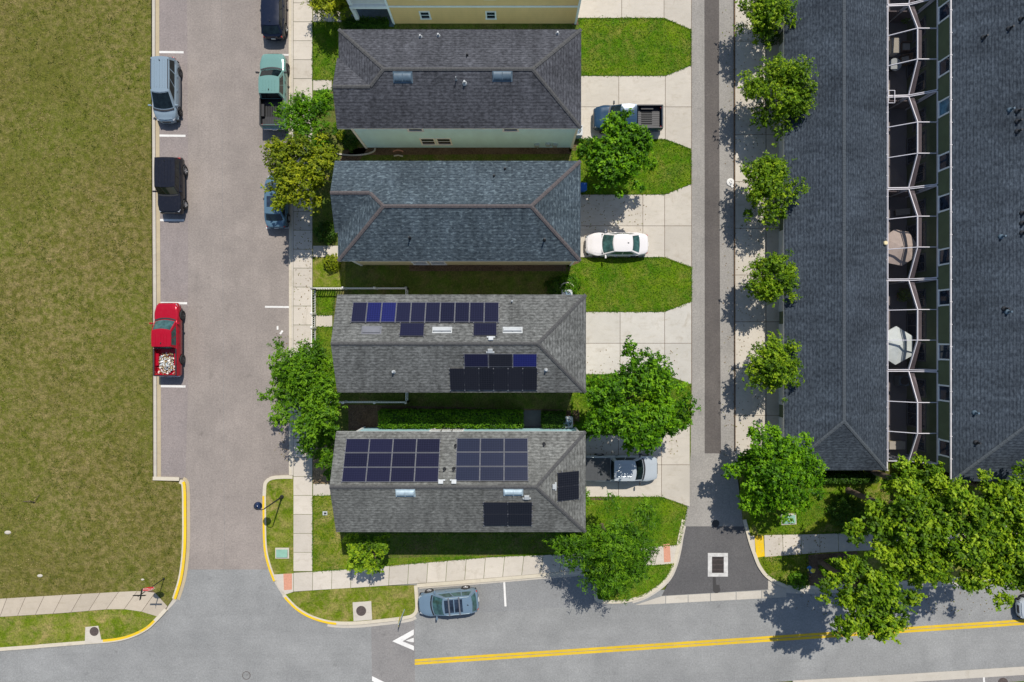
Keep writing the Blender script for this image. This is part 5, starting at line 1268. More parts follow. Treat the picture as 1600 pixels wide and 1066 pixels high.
GA = 'young street trees in the row beside the alley'
row = [('young tree at the top picture edge beside the garage row', 1199, 22, 48, 5), ('young tree second from the top in the alley row, leaning over the garage roof', 1214, 147, 58, 6), ('young tree of the alley row beside the small white ring on the alley', 1203, 295, 51, 7), ('young tree third from the bottom of the alley row', 1199, 434, 43, 8), ('smallest young tree of the alley row, next above the large round tree', 1205, 575, 47, 9)]
for lb, x, y, r, s in row: tree('street_tree', lb, x+3, y, 3.1, r*1.0, 'leaf_lime', GA, n=int(14500*(r/50)**2), ln=.185, wd=.085, seed=s, lobes=34, rag=.2, lr=(.2, .34), trunk_r=.08, flat=.95, spiky=.2, squash=(.93, 1.0))
tree('street_tree', 'large round green tree at the alley mouth covering the garage corner', 1212, 738, 4.3, 75, 'leaf_bright', GA, n=31000, ln=.20, wd=.105, seed=21, lobes=44, rag=.2)
tree('front_tree', 'bright green feathery tree beside the mint pickup bed', 484, 186, 4.0, 44, 'leaf_bright', 'trees in front of the narrow houses', n=10500, ln=.22, wd=.075, seed=31, rag=.45, spiky=.3, squash=(1,1.15))
tree('front_tree', 'yellow green tree spreading over the steel blue car', 468, 264, 4.8, 63, 'leaf_yellow', 'trees in front of the narrow houses', n=20000, ln=.20, wd=.095, seed=32, rag=.4, squash=(.93,1.02), spiky=.15)
tree('front_tree', 'broad green tree over the sidewalk in front of the solar panel house', 482, 608, 4.8, 77, 'leaf_mid', 'trees in front of the narrow houses', n=26000, ln=.23, wd=.085, seed=33, rag=.3, squash=(.92,1.12), spiky=.18)
tree('front_tree', 'small shrubby tree at the street end of the corner house hedge bed', 512, 704, 2.8, 27, 'leaf_mid', 'trees in front of the narrow houses', n=4500, ln=.18, wd=.08, seed=34, squash=(.8,1.5))
tree('back_tree', 'round bright green tree over the dark blue pickup', 966, 240, 4.4, 63, 'leaf_bright', 'trees on the back lawns', n=19000, ln=.23, wd=.125, seed=41, rag=.18, squash=(1,.98))
tree('back_tree', 'largest back lawn tree, reaching over the silver pickup', 987, 628, 5.2, 84, 'leaf_bright', 'trees on the back lawns', n=32000, ln=.22, wd=.105, seed=42, rag=.3, squash=(1.0,.95), spiky=.12)
tree('back_tree', 'wispy drooping tree between the corner house and the cross street', 954, 850, 4.8, 77, 'leaf_mid', 'trees on the back lawns', n=27000, ln=.30, wd=.06, seed=43, rag=.45, squash=(.95,.95), droop=.25, spiky=.3)
tree('small_tree', 'small round tree on the south lawn of the corner house', 573, 862, 2.8, 36, 'leaf_lime', None, n=6000, ln=.18, wd=.10, seed=44, lobes=22, rag=.3, flat=.7, spiky=.2)
GC = 'large shade trees beside the cross street'
for lb, x, y, hc, r, s in (('large shade tree hanging over the yellow centre line', 1360, 934, 7.2, 72, 51), ('shade tree nearest the utility box on the corner lawn', 1415, 806, 7.5, 78, 52), ('shade tree standing between the townhouse end and the cross street', 1502, 832, 8.0, 84, 53),
                        ('shade tree at the right picture edge above the dark car', 1584, 864, 8.0, 82, 54), ('shade tree at the corner of the townhouse roof by the right picture edge', 1592, 778, 7.5, 52, 55), ('shade tree reaching up to the end of the screen enclosures', 1432, 762, 6.2, 46, 56), ('dense shade tree in the middle of the cross street clump', 1440, 872, 7.4, 46, 57)):
    tree('shade_tree', lb, x, y, hc, r, 'leaf_lime', GC, n=int(19500*(r/86)**2), ln=.24, wd=.14, seed=s, lobes=42, rag=.5, flat=.6, lr=(.12, .24), trunk_r=.2, spiky=.12)
tree('garden_tree', 'shaggy shrub tree by the front walk of the yellow house', 512, 0, 2.4, 34, 'leaf_yellow', None, n=3000, ln=.34, wd=.08, seed=61, flat=.7, spiky=.35)
hedge('long clipped hedge along the light blue side wall of the corner house', 597, 640, 816, 665, 1.25, 'leaf_mid', 9500, 71)
hedge('short clipped hedge block beside the white air conditioner', 847, 643, 880, 665, 1.15, 'leaf_dark', 1500, 72)
hedge('low dark hedge in front of the yellow house porch', 541, 36, 608, 46, .8, 'leaf_dark', 2200, 73)
hedge('dark clipped hedge along the end wall of the garage row', 1262, 738, 1362, 750, .9, 'leaf_dark', 4200, 74)
hedge('long dark hedge along the townhouse end wall', 1380, 742, 1486, 756, 1.0, 'leaf_dark', 4200, 75)
sh = [('round green shrub at the roof corner of the solar panel house', 886, 447, .95, 1.1, 'leaf_mid', 1), ('dark shrub beside the curved white pipe of the solar panel house', 868, 449, .8, 1.0, 'leaf_dark', 2), ('bright shrub between the air conditioner and the largest back tree', 907, 672, .75, 1.2, 'leaf_bright', 3), ('clipped ball shrub at the teal house corner', 549, 225, .62, .8, 'leaf_dark', 4),
      ('small yellow tinted shrub by the teal house front corner', 535, 215, .4, .6, 'leaf_yellow', 5), ('dark low shrub at the kerb beside the hydrant', 1243, 905, .7, .8, 'leaf_mid', 6), ('leafy shrub in the mulch bed right of the hydrant', 1292, 886, .7, .9, 'leaf_lime', 7), ('tall corner lawn shrub whose dark leaves imitate the shade of the trees', 1318, 800, 1.3, 1.7, 'leaf_dark', 8),  # corner lawn shrub: tree shade is put into its dark leaf colour
      ('olive shrub on the dry front lawn of the slate blue roofed house', 520, 412, .7, .8, 'leaf_yellow', 9), ('dark foundation shrub beside the front walk of the slate blue roofed house', 512, 365, .9, 1.0, 'leaf_dark', 10), ('low shrub behind the grey umbrella patio wall', 1424, 408, .45, .7, 'leaf_bright', 11), ('dark shrub at the garage row beside the topmost alley tree', 1199, 58, .8, 1.2, 'leaf_dark', 12),
      ('leafy foundation shrub left of the corner house roof edge', 522, 738, .65, 1.0, 'leaf_mid', 13)]
for lb, x, y, r, h, lf, s in sh: shrub('shrub', lb, x, y, r, h, lf, n=int(1100*max(.6, r)**2)+250, seed=s, group='garden shrubs')
# weeds scattered over the vacant field and the dry verges
rng = np.random.default_rng(9); n = 13000
fx = rng.uniform(-60, 286, n); fy = rng.uniform(-60, 930, n)
cl = np.sin(fx*.11+2*np.sin(fy*.05))*np.sin(fy*.09+1.7*np.sin(fx*.06)); keep = ((fx < 233) | ((fy > 756) & (fx < 280))) & (cl+rng.normal(0,.5,n) > .1) & ~((fy > 915) & (fx < 262))
fx, fy = fx[keep], fy[keep]; n = len(fx); k = 4
C = np.repeat(np.stack([(fx-800)/SC, (533-fy)/SC, np.full(n,.10)], 1), k, 0)+rng.normal(0, .10, (n*k,3))*np.array([1,1,.0]); C[:,2] += rng.uniform(.0,.035,n*k)
wv = np.repeat(np.clip(.5+.45*np.sin(fx*.05+np.sin(fy*.021)*2)+rng.normal(0,.22,n), 0, 1), k)
wd_ = leaf_mesh('weed_growth', C, rng.normal(0,.7,(n*k,3))+np.array([0,0,.6]), .13, .05, wv, 'weed', None, None, 9); tag(wd_, 'scattered weeds and dry tufts across the vacant field', 'weeds', kind='stuff')

# grass blades: over the lawns and creeping across their edges
LAWNS = [[(905, 30), (1037, 30), (1079, 48), (1079, 103), (1040, 119), (905, 119)], [(893, 219), (1038, 219), (1079, 234), (1079, 288), (1038, 304), (893, 304)], [(886, 404), (1037, 403), (1080, 418), (1080, 471), (1037, 487), (886, 487)],
         [(893, 584), (1043, 588), (1079, 601), (1079, 660), (1043, 678), (893, 678)], [(905, 777), (1033, 776), (1073.5, 792), (1069, 812), (1060, 850), (872, 865), (893, 845)], [(930, 889), (1052, 880.5), (1043, 898), (1028, 914), (1004, 929.5), (975, 937.5), (946, 938), (930.5, 927)],
         [(489.5, 774), (530, 774), (540, 835), (880, 832), (872, 865), (770, 869), (680, 876.5), (560, 887), (489.5, 892)], [(489.5, 36), (526, 36), (524, 125.5), (489.5, 125.5)],
         [(497, 456), (524, 456), (520, 492.5), (497, 492.5)], [(497, 511), (520, 511), (530, 600), (497, 600)], [(1170, 770), (1400, 770), (1400, 830), (1188, 834)], [(1190, 872), (1260, 866), (1262, 914), (1228, 912), (1200, 898)]]
rng = np.random.default_rng(77); Cs = []
for pl in LAWNS:
    pw = np.array(gp(pl)); nx = np.roll(pw, -1, 0); seg = np.linalg.norm(nx-pw, axis=1)
    area = abs(np.sum(pw[:,0]*nx[:,1]-nx[:,0]*pw[:,1]))/2
    k = int(area*95); lo_c, hi_c = pw.min(0), pw.max(0); q = rng.uniform(lo_c, hi_c, (int(k*1.8)+10, 2)); ins = np.zeros(len(q), bool)
    for a, b_ in zip(pw, nx):
        c = ((a[1] > q[:,1]) != (b_[1] > q[:,1])) & (q[:,0] < (b_[0]-a[0])*(q[:,1]-a[1])/(b_[1]-a[1]+1e-12)+a[0]); ins ^= c
    Cs.append(q[ins][:k])
    for a, b_, L_e in zip(pw, nx, seg):
        m_ = int(L_e*46); t = rng.random((m_,1)); clump = .5+.5*np.sin(t*L_e*5.3+rng.uniform(0,6))*np.sin(t*L_e*2.1); Cs.append(a+(b_-a)*t+rng.normal(0, .045, (m_,2))*(0.5+clump))
q = np.concatenate(Cs); n = len(q)
C = np.stack([q[:,0], q[:,1], .125+rng.uniform(0, .03, n)], 1)
v = .45+.25*np.sin(q[:,0]*1.7+np.sin(q[:,1]*1.1)*2)*np.cos(q[:,1]*1.4)+rng.normal(0, .22, n)
gb = leaf_mesh('grass_blades', C, rng.normal(0, .5, (n,3))+np.array([0,0,.8]), .13, .045, v, 'blade', None, None, 78); tag(gb, 'short bright grass of the mown lawns growing over their edges', 'grass', kind='stuff')

# leaves dropped on the pavements
rng = np.random.default_rng(5); L_ = []
for x0, x1, y0, y1, z, k in ((460,488,150,720,.128,260),(910,1035,215,218,.13,12),(908,1010,305,360,.13,90),(910,1060,545,600,.13,80),(912,1060,682,710,.13,90),(1149,1195,-20,730,.066,420),(428,452,200,360,.014,70),(428,452,520,720,.014,110),(1128,1147,0,720,.018,90),(860,1040,852,892,.132,90),(1200,1290,836,866,.132,60),(1240,1560,925,960,.014,120)):
    q = rng.uniform((x0,y0),(x1,y1),(k,2)); L_.append(np.stack([(q[:,0]-800)/SC, (533-q[:,1])/SC, np.full(k, z)], 1))
C = np.concatenate(L_); n = len(C); C[:,2] += rng.uniform(0,.015,n)
lt = leaf_mesh('fallen_leaves', C, rng.normal(0,.25,(n,3))+np.array([0,0,1]), .12, .07, .5+rng.normal(0,.3,n), 'litter', None, None, 6); tag(lt, 'scattered fallen leaves on the walks, drives and gutters', 'leaves', kind='stuff')
# ------------------------------------------------------------------ street furniture and small things
def text(body, size, mat, parent, loc, rot, name='lettering', depth=.004):
    cu = bpy.data.curves.new(name, 'FONT'); cu.body = body; cu.size = size; cu.align_x = 'CENTER'; cu.align_y = 'CENTER'; cu.extrude = depth
    t = bpy.data.objects.new(name, cu); dg = bpy.context.evaluated_depsgraph_get(); COL.objects.link(t); dg.update()
    me = bpy.data.meshes.new_from_object(t.evaluated_get(dg)); COL.objects.unlink(t); bpy.data.objects.remove(t)
    me.materials.clear(); me.materials.append(M[mat]); o = bpy.data.objects.new(name, me); COL.objects.link(o); o.parent = parent; o.location = loc; o.rotation_euler = rot; return o
# street lamp with a hanging dark globe
L_ = empty('street_lamp', (gx(441.3), gy(776), .1), 'black street lamp with hanging globe beside the sidewalk near the junction', 'street lamp')
m = MB(); m.lathe([(.16,0),(.16,.08),(.10,.14),(.085,.5),(.065,.6),(.05,2.6),(.045,3.7)], n=14); m.build('post', M['black'], L_, smooth=True)
m = MB(); ar = [(0,0,3.65),(-.02,.02,3.95),(-.15,.06,4.12),(-.36,.12,4.1),(-.5,.16,3.92),(-.53,.17,3.78)]; m.tube(smooth_path(ar,4), .03, 8); m.build('arm', M['black'], L_, smooth=True)
m = MB(); m.lathe([(.05,.34),(.12,.32),(.27,.18),(.32,.05),(.315,0),(.30,-.02)], n=22); lh = m.build('lamp_shade', glassmat("lamp_dark_blue", (.012,.022,.06), .12), L_, smooth=True, loc=(-.53,.17,3.46))
m = MB(); m.lathe([(.25,0),(.24,-.12),(.16,-.24),(.02,-.29)], n=20); m.build('globe', M['ventwhite'], lh, smooth=True)
# stop sign with street name blades
S_ = empty('stop_sign', (gx(257.5), gy(903.5), .1), 'red octagonal stop sign with two street name blades on a dark post', 'stop sign')
m = MB(); m.cyl((0,0,0),(0,0,3.55),.035,n=10); m.lathe([(.07,0),(.07,.1),(.04,.14)], n=12); m.build('post', M['black'], S_)
def octa(r): return [(r*math.cos(R(22.5+45*i)), r*math.sin(R(22.5+45*i))) for i in range(8)]
def plate(pts, y0, y1, zc):
    n = len(pts); vs = [(p[0], y0, zc+p[1]) for p in pts]+[(p[0], y1, zc+p[1]) for p in pts]
    return vs, [tuple(range(n)), tuple(range(2*n-1,n-1,-1))]+[(i,n+i,n+(i+1)%n,(i+1)%n) for i in range(n)]
m = MB(); m.add(*plate(octa(.44), .045, .050, 2.25)); m.add(*plate(octa(.46), .040, .0445, 2.25)); so = m.build('border', M['white'], S_, recalc=True)
m = MB(); m.add(*plate(octa(.425), .046, .054, 2.25)); fo_ = m.build('sign_face', M['red'], S_, recalc=True)
text('STOP', .30, 'white', fo_, (0,.058,2.25), (R(90),0,R(180)))
for rz, zz, ln in ((0, 3.38, .95), (R(80), 3.16, .85)):
    m = MB(); m.box((0,0,zz), (ln,.02,.2), rz=rz); bo = m.build('street_name_blade', M['black'], S_)
# yellow kerb-side warning sign
W_ = empty('warning_sign', (gx(632.5), gy(951.5), .1), 'yellow diamond warning sign at the kerb before the white road arrow', 'road sign')
m = MB(); m.cyl((0,0,0),(0,0,2.7),.032,n=10); m.build('post', M['metal'], W_)
dm = [(.0,.48),(.48,0),(0,-.48),(-.48,0)]
n = 4; vs = [(-.045, p[0], 2.2+p[1]) for p in dm]+[(-.040, p[0], 2.2+p[1]) for p in dm]
m = MB(); m.add(vs, [(0,1,2,3),(7,6,5,4)]+[(i,n+i,n+(i+1)%n,(i+1)%n) for i in range(4)]); m.build('sign_face', M['signyellow'], W_, recalc=True)
m = MB(); m.box((-.042, 0, 1.55), (.006, .6, .3)); m.build('lower_plate', M['signyellow'], W_)
W_.rotation_euler.z = R(-6)
# hydrant
H_ = empty('fire_hydrant', (gx(1263.5), gy(887), .1), 'yellow topped blue fire hydrant in the mulch bed near the alley mouth', 'fire hydrant')
m = MB(); m.lathe([(.19,0),(.19,.05),(.13,.07),(.12,.5),(.17,.52),(.17,.57)], n=18); m.cyl((-.24,0,.38),(.24,0,.38),.065,n=12); m.cyl((0,0,.36),(0,-.25,.36),.085,n=12); m.build('barrel', M['hydrantb'], H_, smooth=True)
m = MB(); m.lathe([(.17,.57),(.16,.66),(.09,.75),(.04,.77),(.04,.83),(.001,.83)], n=18); m.build('bonnet', M['hydranty'], H_, smooth=True)
for s in (-1,1):
    m = MB(); m.cyl((s*.24,0,.38),(s*.29,0,.38),.08,n=10); m.build('cap', M['hydranty'], H_)
# utility boxes, covers and drains
def ubox(label, px, py, wx, wy, h, rz=0):
    o = empty('utility_box', (gx(px), gy(py), .1), label, 'utility box', rz=rz)
    m = MB(); m.box((0,0,h/2), (wx,wy,h)); m.build('housing', M['greenbox'], o, bevel=.04)
    m = MB(); m.box((0,0,h+.02), (wx*1.06,wy*1.06,.05)); m.build('lid', M['greenbox'], o, bevel=.02)
    m = MB(); m.box((0,0,.03), (wx+.25,wy+.25,.08)); m.build('pad', M['gutter'], o)
ubox('pale green utility box on the street corner verge', 442, 863.5, .85, .6, .12); ubox('pale green utility box on the corner lawn by the alley', 1231, 810.5, .95, .62, .14, R(3))
def cover(label, name, px, py, r, z=.0, ring=True, mat='iron'):
    o = empty(name, (gx(px), gy(py), z), label, 'manhole cover')
    m = MB(); m.lathe([(r*1.13,-.02),(r*1.13,.012),(r,.012),(r,.006)], n=28); m.build('ring', M['iron'] if ring else M['gutter'], o)
    m = MB(); m.lathe([(r*.98,-.01),(r*.98,.009),(.001,.010)], n=28)
    for k in range(-3,4): m.box((0,k*r*.24,.012),(2*r*.85*math.sqrt(max(0.05,1-(k*.24)**2)),.03,.008))
    m.build('lid', M[mat], o)
def slab(label, pts, z, hole, name='inlet_slab'):
    o = empty(name, (gx(hole[0]), gy(hole[1]), z), label, 'manhole cover'); m = MB()
    m.prism([(gx(a)-o.location.x, gy(b_)-o.location.y) for a, b_ in pts], -.1, .04); m.build('slab', M['drive'], o, bevel=.02)
    r = hole[2]; m = MB(); m.lathe([(r,.0),(r,.052),(r*.9,.052),(r*.88,.047),(.001,.05)], n=28)
    for k in range(-3,4): m.box((0,k*r*.24,.052),(2*r*.8*math.sqrt(1-(k*.24)**2),.03,.008))
    m.build('lid', M['iron'], o)
slab('concrete slab with round rusty cover on the planted kerb island', [(551.5,940.5),(580.5,938.5),(582,967.5),(553,970)], .10, (565,953.5,.40))
slab('weathered concrete inlet slab with dark round cover on the left verge', [(135,979),(155,977),(161,1003.5),(134,1005)], .10, (149,985.5,.36))
cover('dark ring manhole cover in the middle of the cross street', 'manhole_cover', 385, 1055.5, .29, .004, mat='cross'); cover('manhole cover at the bottom right corner beyond the pale gutter', 'manhole_cover', 1567, 1067, .36, .010)
o = empty('water_meter', (gx(508.5), gy(801.5), .1), 'small pale meter box set in the corner house lawn', 'meter box'); m = MB(); m.box((0,0,.02),(.38,.32,.05)); m.build('frame', M['ventwhite'], o, bevel=.015); m = MB(); m.box((.02,0,.05),(.18,.14,.02)); m.build('lid', M['black'], o)
D_ = empty('drain_grate', (gx(1121.5), gy(882.5), .014), 'square storm drain with white concrete frame in the new alley asphalt', 'storm drain')
m = MB()
for x, y, dx, dy in ((0,.80,1.62,.30),(0,-.80,1.62,.30),(-.64,0,.34,1.30),(.64,0,.34,1.30)): m.box((x,y,.0),(dx-.006,dy-.006,.05))
m.build('frame', plain("white_concrete", (.47,.455,.43), .85, var=.2, scale=3), D_, bevel=.01)
m = MB(); m.box((0,0,-.002),(.94,1.3,.012)); m.build('pit', M['under'], D_)
m = MB()
for k in range(11): m.box((-.44+k*.088,0,.012),(.03,1.28,.02))
for y in (-.4,0,.4): m.box((0,y,.008),(.92,.04,.02))
m.build('grating', M['iron'], D_)
# air conditioners
def ac(label, px, py, z=.1, s=.86):
    o = empty('air_conditioner', (gx(px), gy(py), z), label, 'air conditioner', 'air conditioner units beside the houses')
    m = MB(); m.box((0,0,.42),(s*.94,s*.94,.8))
    for k in range(12): m.box((0,0,.1+k*.055),(s*.97,s*.97,.012))
    m.build('housing', M['metal'], o, bevel=.03)
    m = MB(); r = s*.40
    prof = [(-s/2,-s/2),(s/2,-s/2),(s/2,s/2),(-s/2,s/2)]; nn = 24; ins = [(r*math.cos(2*math.pi*i/nn+math.pi/4+math.pi), r*math.sin(2*math.pi*i/nn+math.pi/4+math.pi)) for i in range(nn)]
    outp = []
    for i in range(nn):
        t = i/nn*4; k = int(t); u = t-k; a, b_ = prof[k], prof[(k+1)%4]; outp.append((a[0]+(b_[0]-a[0])*u, a[1]+(b_[1]-a[1])*u))
    vs = [(x,y,.85) for x,y in outp]+[(x,y,.86) for x,y in ins]+[(x,y,.80) for x,y in outp]; m.add(vs, [(i,(i+1)%nn,nn+(i+1)%nn,nn+i) for i in range(nn)]+[(i,2*nn+i,2*nn+(i+1)%nn,(i+1)%nn) for i in range(nn)])
    m.build('top_panel', M['ventwhite'], o)
    m = MB(); m.lathe([(r,.845),(.001,.823)], n=24); m.build('fan_well', M['black'], o)
    m = MB()
    for k in range(4):
        a = 2*math.pi*k/4+.3; q = MB(); q.box((r*.5,0,0),(r*.85,r*.45,.012),rx=.3); mm = Matrix.Translation((0,0,.852)) @ Matrix.Rotation(a,4,'Z'); m.add([mm @ Vector(p) for p in q.v], q.f)
    m.cyl((0,0,.84),(0,0,.875),.09,n=12); m.build('fan', plain("fan_blue_grey", (.10,.16,.22), .4), o)
    m = MB()
    for rr_ in (.33,.66,.97): m.lathe([(r*rr_-.006,.872),(r*rr_+.006,.872)], n=28)
    m.build('fan_guard', M['metal'], o)
ac('white air conditioner beside the short hedge of the corner house', 885.5, 658, s=.82); ac('grey air conditioner at the corner of the teal walled house', 900.5, 209.5, s=.80); ac('air conditioner half hidden under the solar panel house eave', 884.5, 462.5, s=.84)
# dark paving pad between the two hedges
g = MB(); g.prism(gp([(817,641),(845,641),(845,667),(817,667)]), .05, .14); structure('paving_pad', g, plain("slate_pad", (.075,.08,.09), .8))
# blue wheelie bin
B_ = empty('wheelie_bin', (gx(909), gy(297), .1), 'blue wheelie bin at the wall of the slate blue roofed house', 'bin')
m = MB(); q = [(-.24,-.27),(.24,-.27),(.24,.27),(-.24,.27)]; m.add([(x*.82,y*.82,.06) for x,y in q]+[(x,y,.98) for x,y in q], [(3,2,1,0),(0,1,5,4),(1,2,6,5),(2,3,7,6),(3,0,4,7)]); m.build('bin_body', M['bluebin'], B_, bevel=.02)
m = MB(); m.box((0,0,1.01),(.56,.62,.06)); m.box((-.3,0,1.0),(.08,.5,.04)); m.build('lid', M['bluebin'], B_, bevel=.03)
for s in (-1,1):
    m = MB(); m.cyl((-.24,s*.24,.1),(-.24,s*.3,.1),.1,n=14); m.build('wheel', M['rubber'], B_)
# white fence round the front yard of the solar panel house
F_ = empty('picket_fence', (gx(494), gy(452), .1), 'white vinyl picket fence around the front yard of the solar panel house', 'fence')
fx0, fy0 = F_.location.x, F_.location.y
def run(p, q, nposts, gates=()):
    a = Vector((gx(p[0])-fx0, gy(p[1])-fy0, 0)); b_ = Vector((gx(q[0])-fx0, gy(q[1])-fy0, 0)); d = (b_-a); rz = math.atan2(d.y, d.x)
    for i in range(nposts+1):
        c = a+d*(i/nposts); m = MB(); m.box((c.x,c.y,.58),(.13,.13,1.16)); m.add([(c.x+x*.09,c.y+y*.09,1.16) for x,y in ((-1,-1),(1,-1),(1,1),(-1,1))]+[(c.x,c.y,1.26)], [(0,1,4),(1,2,4),(2,3,4),(3,0,4),(3,2,1,0)]); m.build('post', M['vinyl'], F_)
    for i in range(nposts):
        c0, c1 = a+d*(i/nposts), a+d*((i+1)/nposts); c = (c0+c1)/2; ln = (c1-c0).length-.13
        for z in (.18, 1.02): r = MB(); r.box((c.x,c.y,z),(ln,.05,.10),rz=rz); r.build('rail', M['vinyl'], F_)
        k = MB(); nn = max(3, int(ln/.17))
        for j in range(nn): pt = c0+(c1-c0)*((j+.5)/nn); k.box((pt.x,pt.y,.62),(.055,.03,.92),rz=rz)
        k.build('picket_panel', M['vinyl'], F_)
run((494,452),(638,452),3); run((494,452),(494,491),1); run((494,512.5),(494,640),3); run((638,452),(638,470),1); run((638,606),(638,627),1); run((638,627),(494,627),3)
g_ = MB()
for j in range(6): g_.box((gx(494)-fx0, gy(493.5)-fy0-.08-j*.16, .55), (.03,.06,.85))
for z in (.25,.9): g_.box((gx(494)-fx0, gy(502)-fy0, z), (.05,.9,.09))
g_.build('gate', M['vinyl'], F_)
# curved edging and odd pieces by the teal house
def thing1(name, label, cat, mb, mat, **k):
    o = mb.build(name, mat, **k); tag(o, label, cat); return o
m = MB(); ed = smooth_path([(520,238),(530,241.5),(545,243.5),(560,243.5),(575,241.5),(585,237.5),(587,232)], 5); ribbon(m, gp(ed), -.05, .05, .05, .22); thing1('garden_edging', 'long curved pale edging strip at the front corner of the teal walled house', 'edging', m, M['gutter'])
m = MB(); ed = smooth_path([(614.5,238),(618,236.3),(622.5,235.5),(627,236.2),(630.5,238)], 5); ribbon(m, gp(ed), -.04, .04, .05, .18); thing1('garden_edging', 'short curved edging piece on the mulch below the teal wall', 'edging', m, M['tactile'])
m = MB(); m.tube([(gx(616),gy(244.5),.14),(gx(623),gy(243.6),.16),(gx(630),gy(245),.14)], .06, 7); thing1('drain_hose', 'short pale hose piece lying below the curved edging', 'hose', m, M['gutter'])
m = MB(); pts = [(gx(884.5)+.52*math.cos(t), gy(452)+.02+.42*math.sin(t), .95) for t in np.linspace(.1, math.pi-.1, 12)]; m.tube(pts, .05, 8); m.tube([pts[0], (pts[0][0], pts[0][1], .1)], .05, 8); m.tube([pts[-1], (pts[-1][0], pts[-1][1], .1)], .05, 8); thing1('curved_pipe', 'pale arched pipe behind the solar panel house eave', 'pipe', m, M['gutter'])
# white ring-shaped lid on the alley seam
m = MB(); m.lathe([(.30,.02),(.31,.07),(.25,.10),(.11,.09),(.10,.05),(.001,.05)], n=20, c=(gx(1141),gy(285),0)); m.box((gx(1143.5),gy(291.5),.05),(.18,.22,.06),rz=.5); thing1('plastic_ring', 'white plastic ring lying on the alley edge', 'litter', m, M['white'], smooth=True)
# litter on the street
for lb, x, y, rz, dx, dy in (('upright white paper scrap on the street', 434, 512.5, 0, .14, .30), ('tilted white paper scrap on the street', 440, 519.5, .9, .34, .16)):
    m = MB(); m.box((0,0,.03),(dx,dy,.02)); m.box((dx*.2,0,.045),(dx*.5,dy*.8,.02),rz=.3); thing1('paper_scrap', lb, 'litter', m, M['white'], loc=(gx(x),gy(y),0)).rotation_euler.z = rz
# field finds: a broken stick bundle and pale stones
m = MB(); m.tube([(gx(56),gy(785),.12),(gx(57),gy(779),.75)], .035, 6); m.tube([(gx(57),gy(781),.5),(gx(38),gy(783),.15)], .025, 6); m.tube([(gx(57),gy(783),.3),(gx(64),gy(772),.18)], .02, 6); thing1('dead_sapling', 'dead broken sapling standing in the vacant field', 'dead plant', m, M['bark'])
for lb, x, y, r in (('pale stone at the left edge of the vacant field', 14, 831.5, .2), ('pale stone in the lower vacant field beside bare earth', 64, 899, .16), ('small pale stone beside the stop sign', 224, 905, .1)):
    m = MB(); m.lathe([(.001,r*.7),(r*.6,r*.6),(r*.95,r*.25),(r,0),(r*.8,-r*.2)], n=9); thing1('field_stone', lb, 'stone', m, M['gutter'], loc=(gx(x),gy(y),.1)).scale = (1.4,.8,.7)
# patio furniture under the screens
def umbrella(label, px, py, r, z, mat, nsec, rz):
    X, Y, _ = P(px, py, z); o = empty('patio_umbrella', (X, Y, .1), label, 'umbrella', rz=rz); zz = z-.1
    m = MB(); vs = [(0,0,zz+.45)]+[(r*math.cos(2*math.pi*i/nsec), r*math.sin(2*math.pi*i/nsec), zz) for i in range(nsec)]; m.add(vs, [(0,i+1,(i+1)%nsec+1) for i in range(nsec)])
    m.add([(v[0],v[1],v[2]-.14) for v in vs[1:]]+vs[1:], [(i,(i+1)%nsec,nsec+(i+1)%nsec,nsec+i) for i in range(nsec)]); m.build('canopy', M[mat], o, recalc=True)
    m = MB(); m.cyl((0,0,0),(0,0,zz+.5),.025,n=8); m.lathe([(.28,0),(.28,.06),(.05,.12)],n=16); m.build('pole', M['black'], o)
    m = MB()
    for i in range(nsec): m.tube([(0,0,zz+.42),(r*.98*math.cos(2*math.pi*i/nsec),r*.98*math.sin(2*math.pi*i/nsec),zz-.02)],.012,5)
    m.build('rib', M['alu'], o)
umbrella('taupe patio umbrella under the insect screen', 1404, 387, 1.42, 2.2, 'canvas', 8, .2); umbrella('pale grey patio umbrella under the insect screen', 1400, 540, 1.48, 2.2, 'canvasw', 6, .5)
def chair(label, px, py, rz, name='patio_chair'):
    o = empty(name, (gx(px), gy(py), .1), label, 'armchair', 'armchairs on the second patio', rz)
    m = MB(); m.box((0,0,.25),(.7,.7,.12)); m.build('seat', M['wood'], o); m = MB(); m.box((0,0,.38),(.58,.58,.14)); m.build('cushion', M['cushion'], o, bevel=.04)
    m = MB(); m.box((-.34,0,.55),(.1,.72,.6)); m.build('backrest', M['wood'], o, bevel=.02)
    for s in (-1,1): m = MB(); m.box((0,s*.36,.42),(.7,.07,.4)); m.build('arm', M['wood'], o, bevel=.01)
    for sx in (-1,1):
        for sy in (-1,1): m = MB(); m.box((sx*.3,sy*.32,.1),(.06,.06,.2)); m.build('leg', M['wood'], o)
chair('upper armchair on the tiled patio under the screen', 1410, 78, math.pi); chair('lower armchair on the tiled patio under the screen', 1409, 98, math.pi+.2)
o = empty('sideboard', (gx(1388), gy(80), .1), 'pale sideboard against the garage wall under the screen', 'sideboard'); m = MB(); m.box((0,0,.45),(.6,1.1,.8)); m.build('cabinet', M['trim'], o, bevel=.02); m = MB(); m.box((0,0,.88),(.66,1.16,.05)); m.build('top', M['cushion'], o)
o = empty('round_table', (gx(1389), gy(108), .1), 'round pale patio table below the sideboard', 'table'); m = MB(); m.lathe([(.5,.70),(.5,.74),(.001,.74)], n=24); m.build('tabletop', M['ventwhite'], o); m = MB(); m.lathe([(.3,0),(.28,.05),(.05,.08),(.05,.7)], n=16); m.build('leg', M['black'], o)
g = MB()
for i in range(5):
    for j in range(9): g.prism([(XA+.15+i*.30,gy(132)-j*.30),(XA+.43+i*.30,gy(132)-j*.30),(XA+.43+i*.30,gy(132)-j*.30-.28),(XA+.15+i*.30,gy(132)-j*.30-.28)], .05, .108)
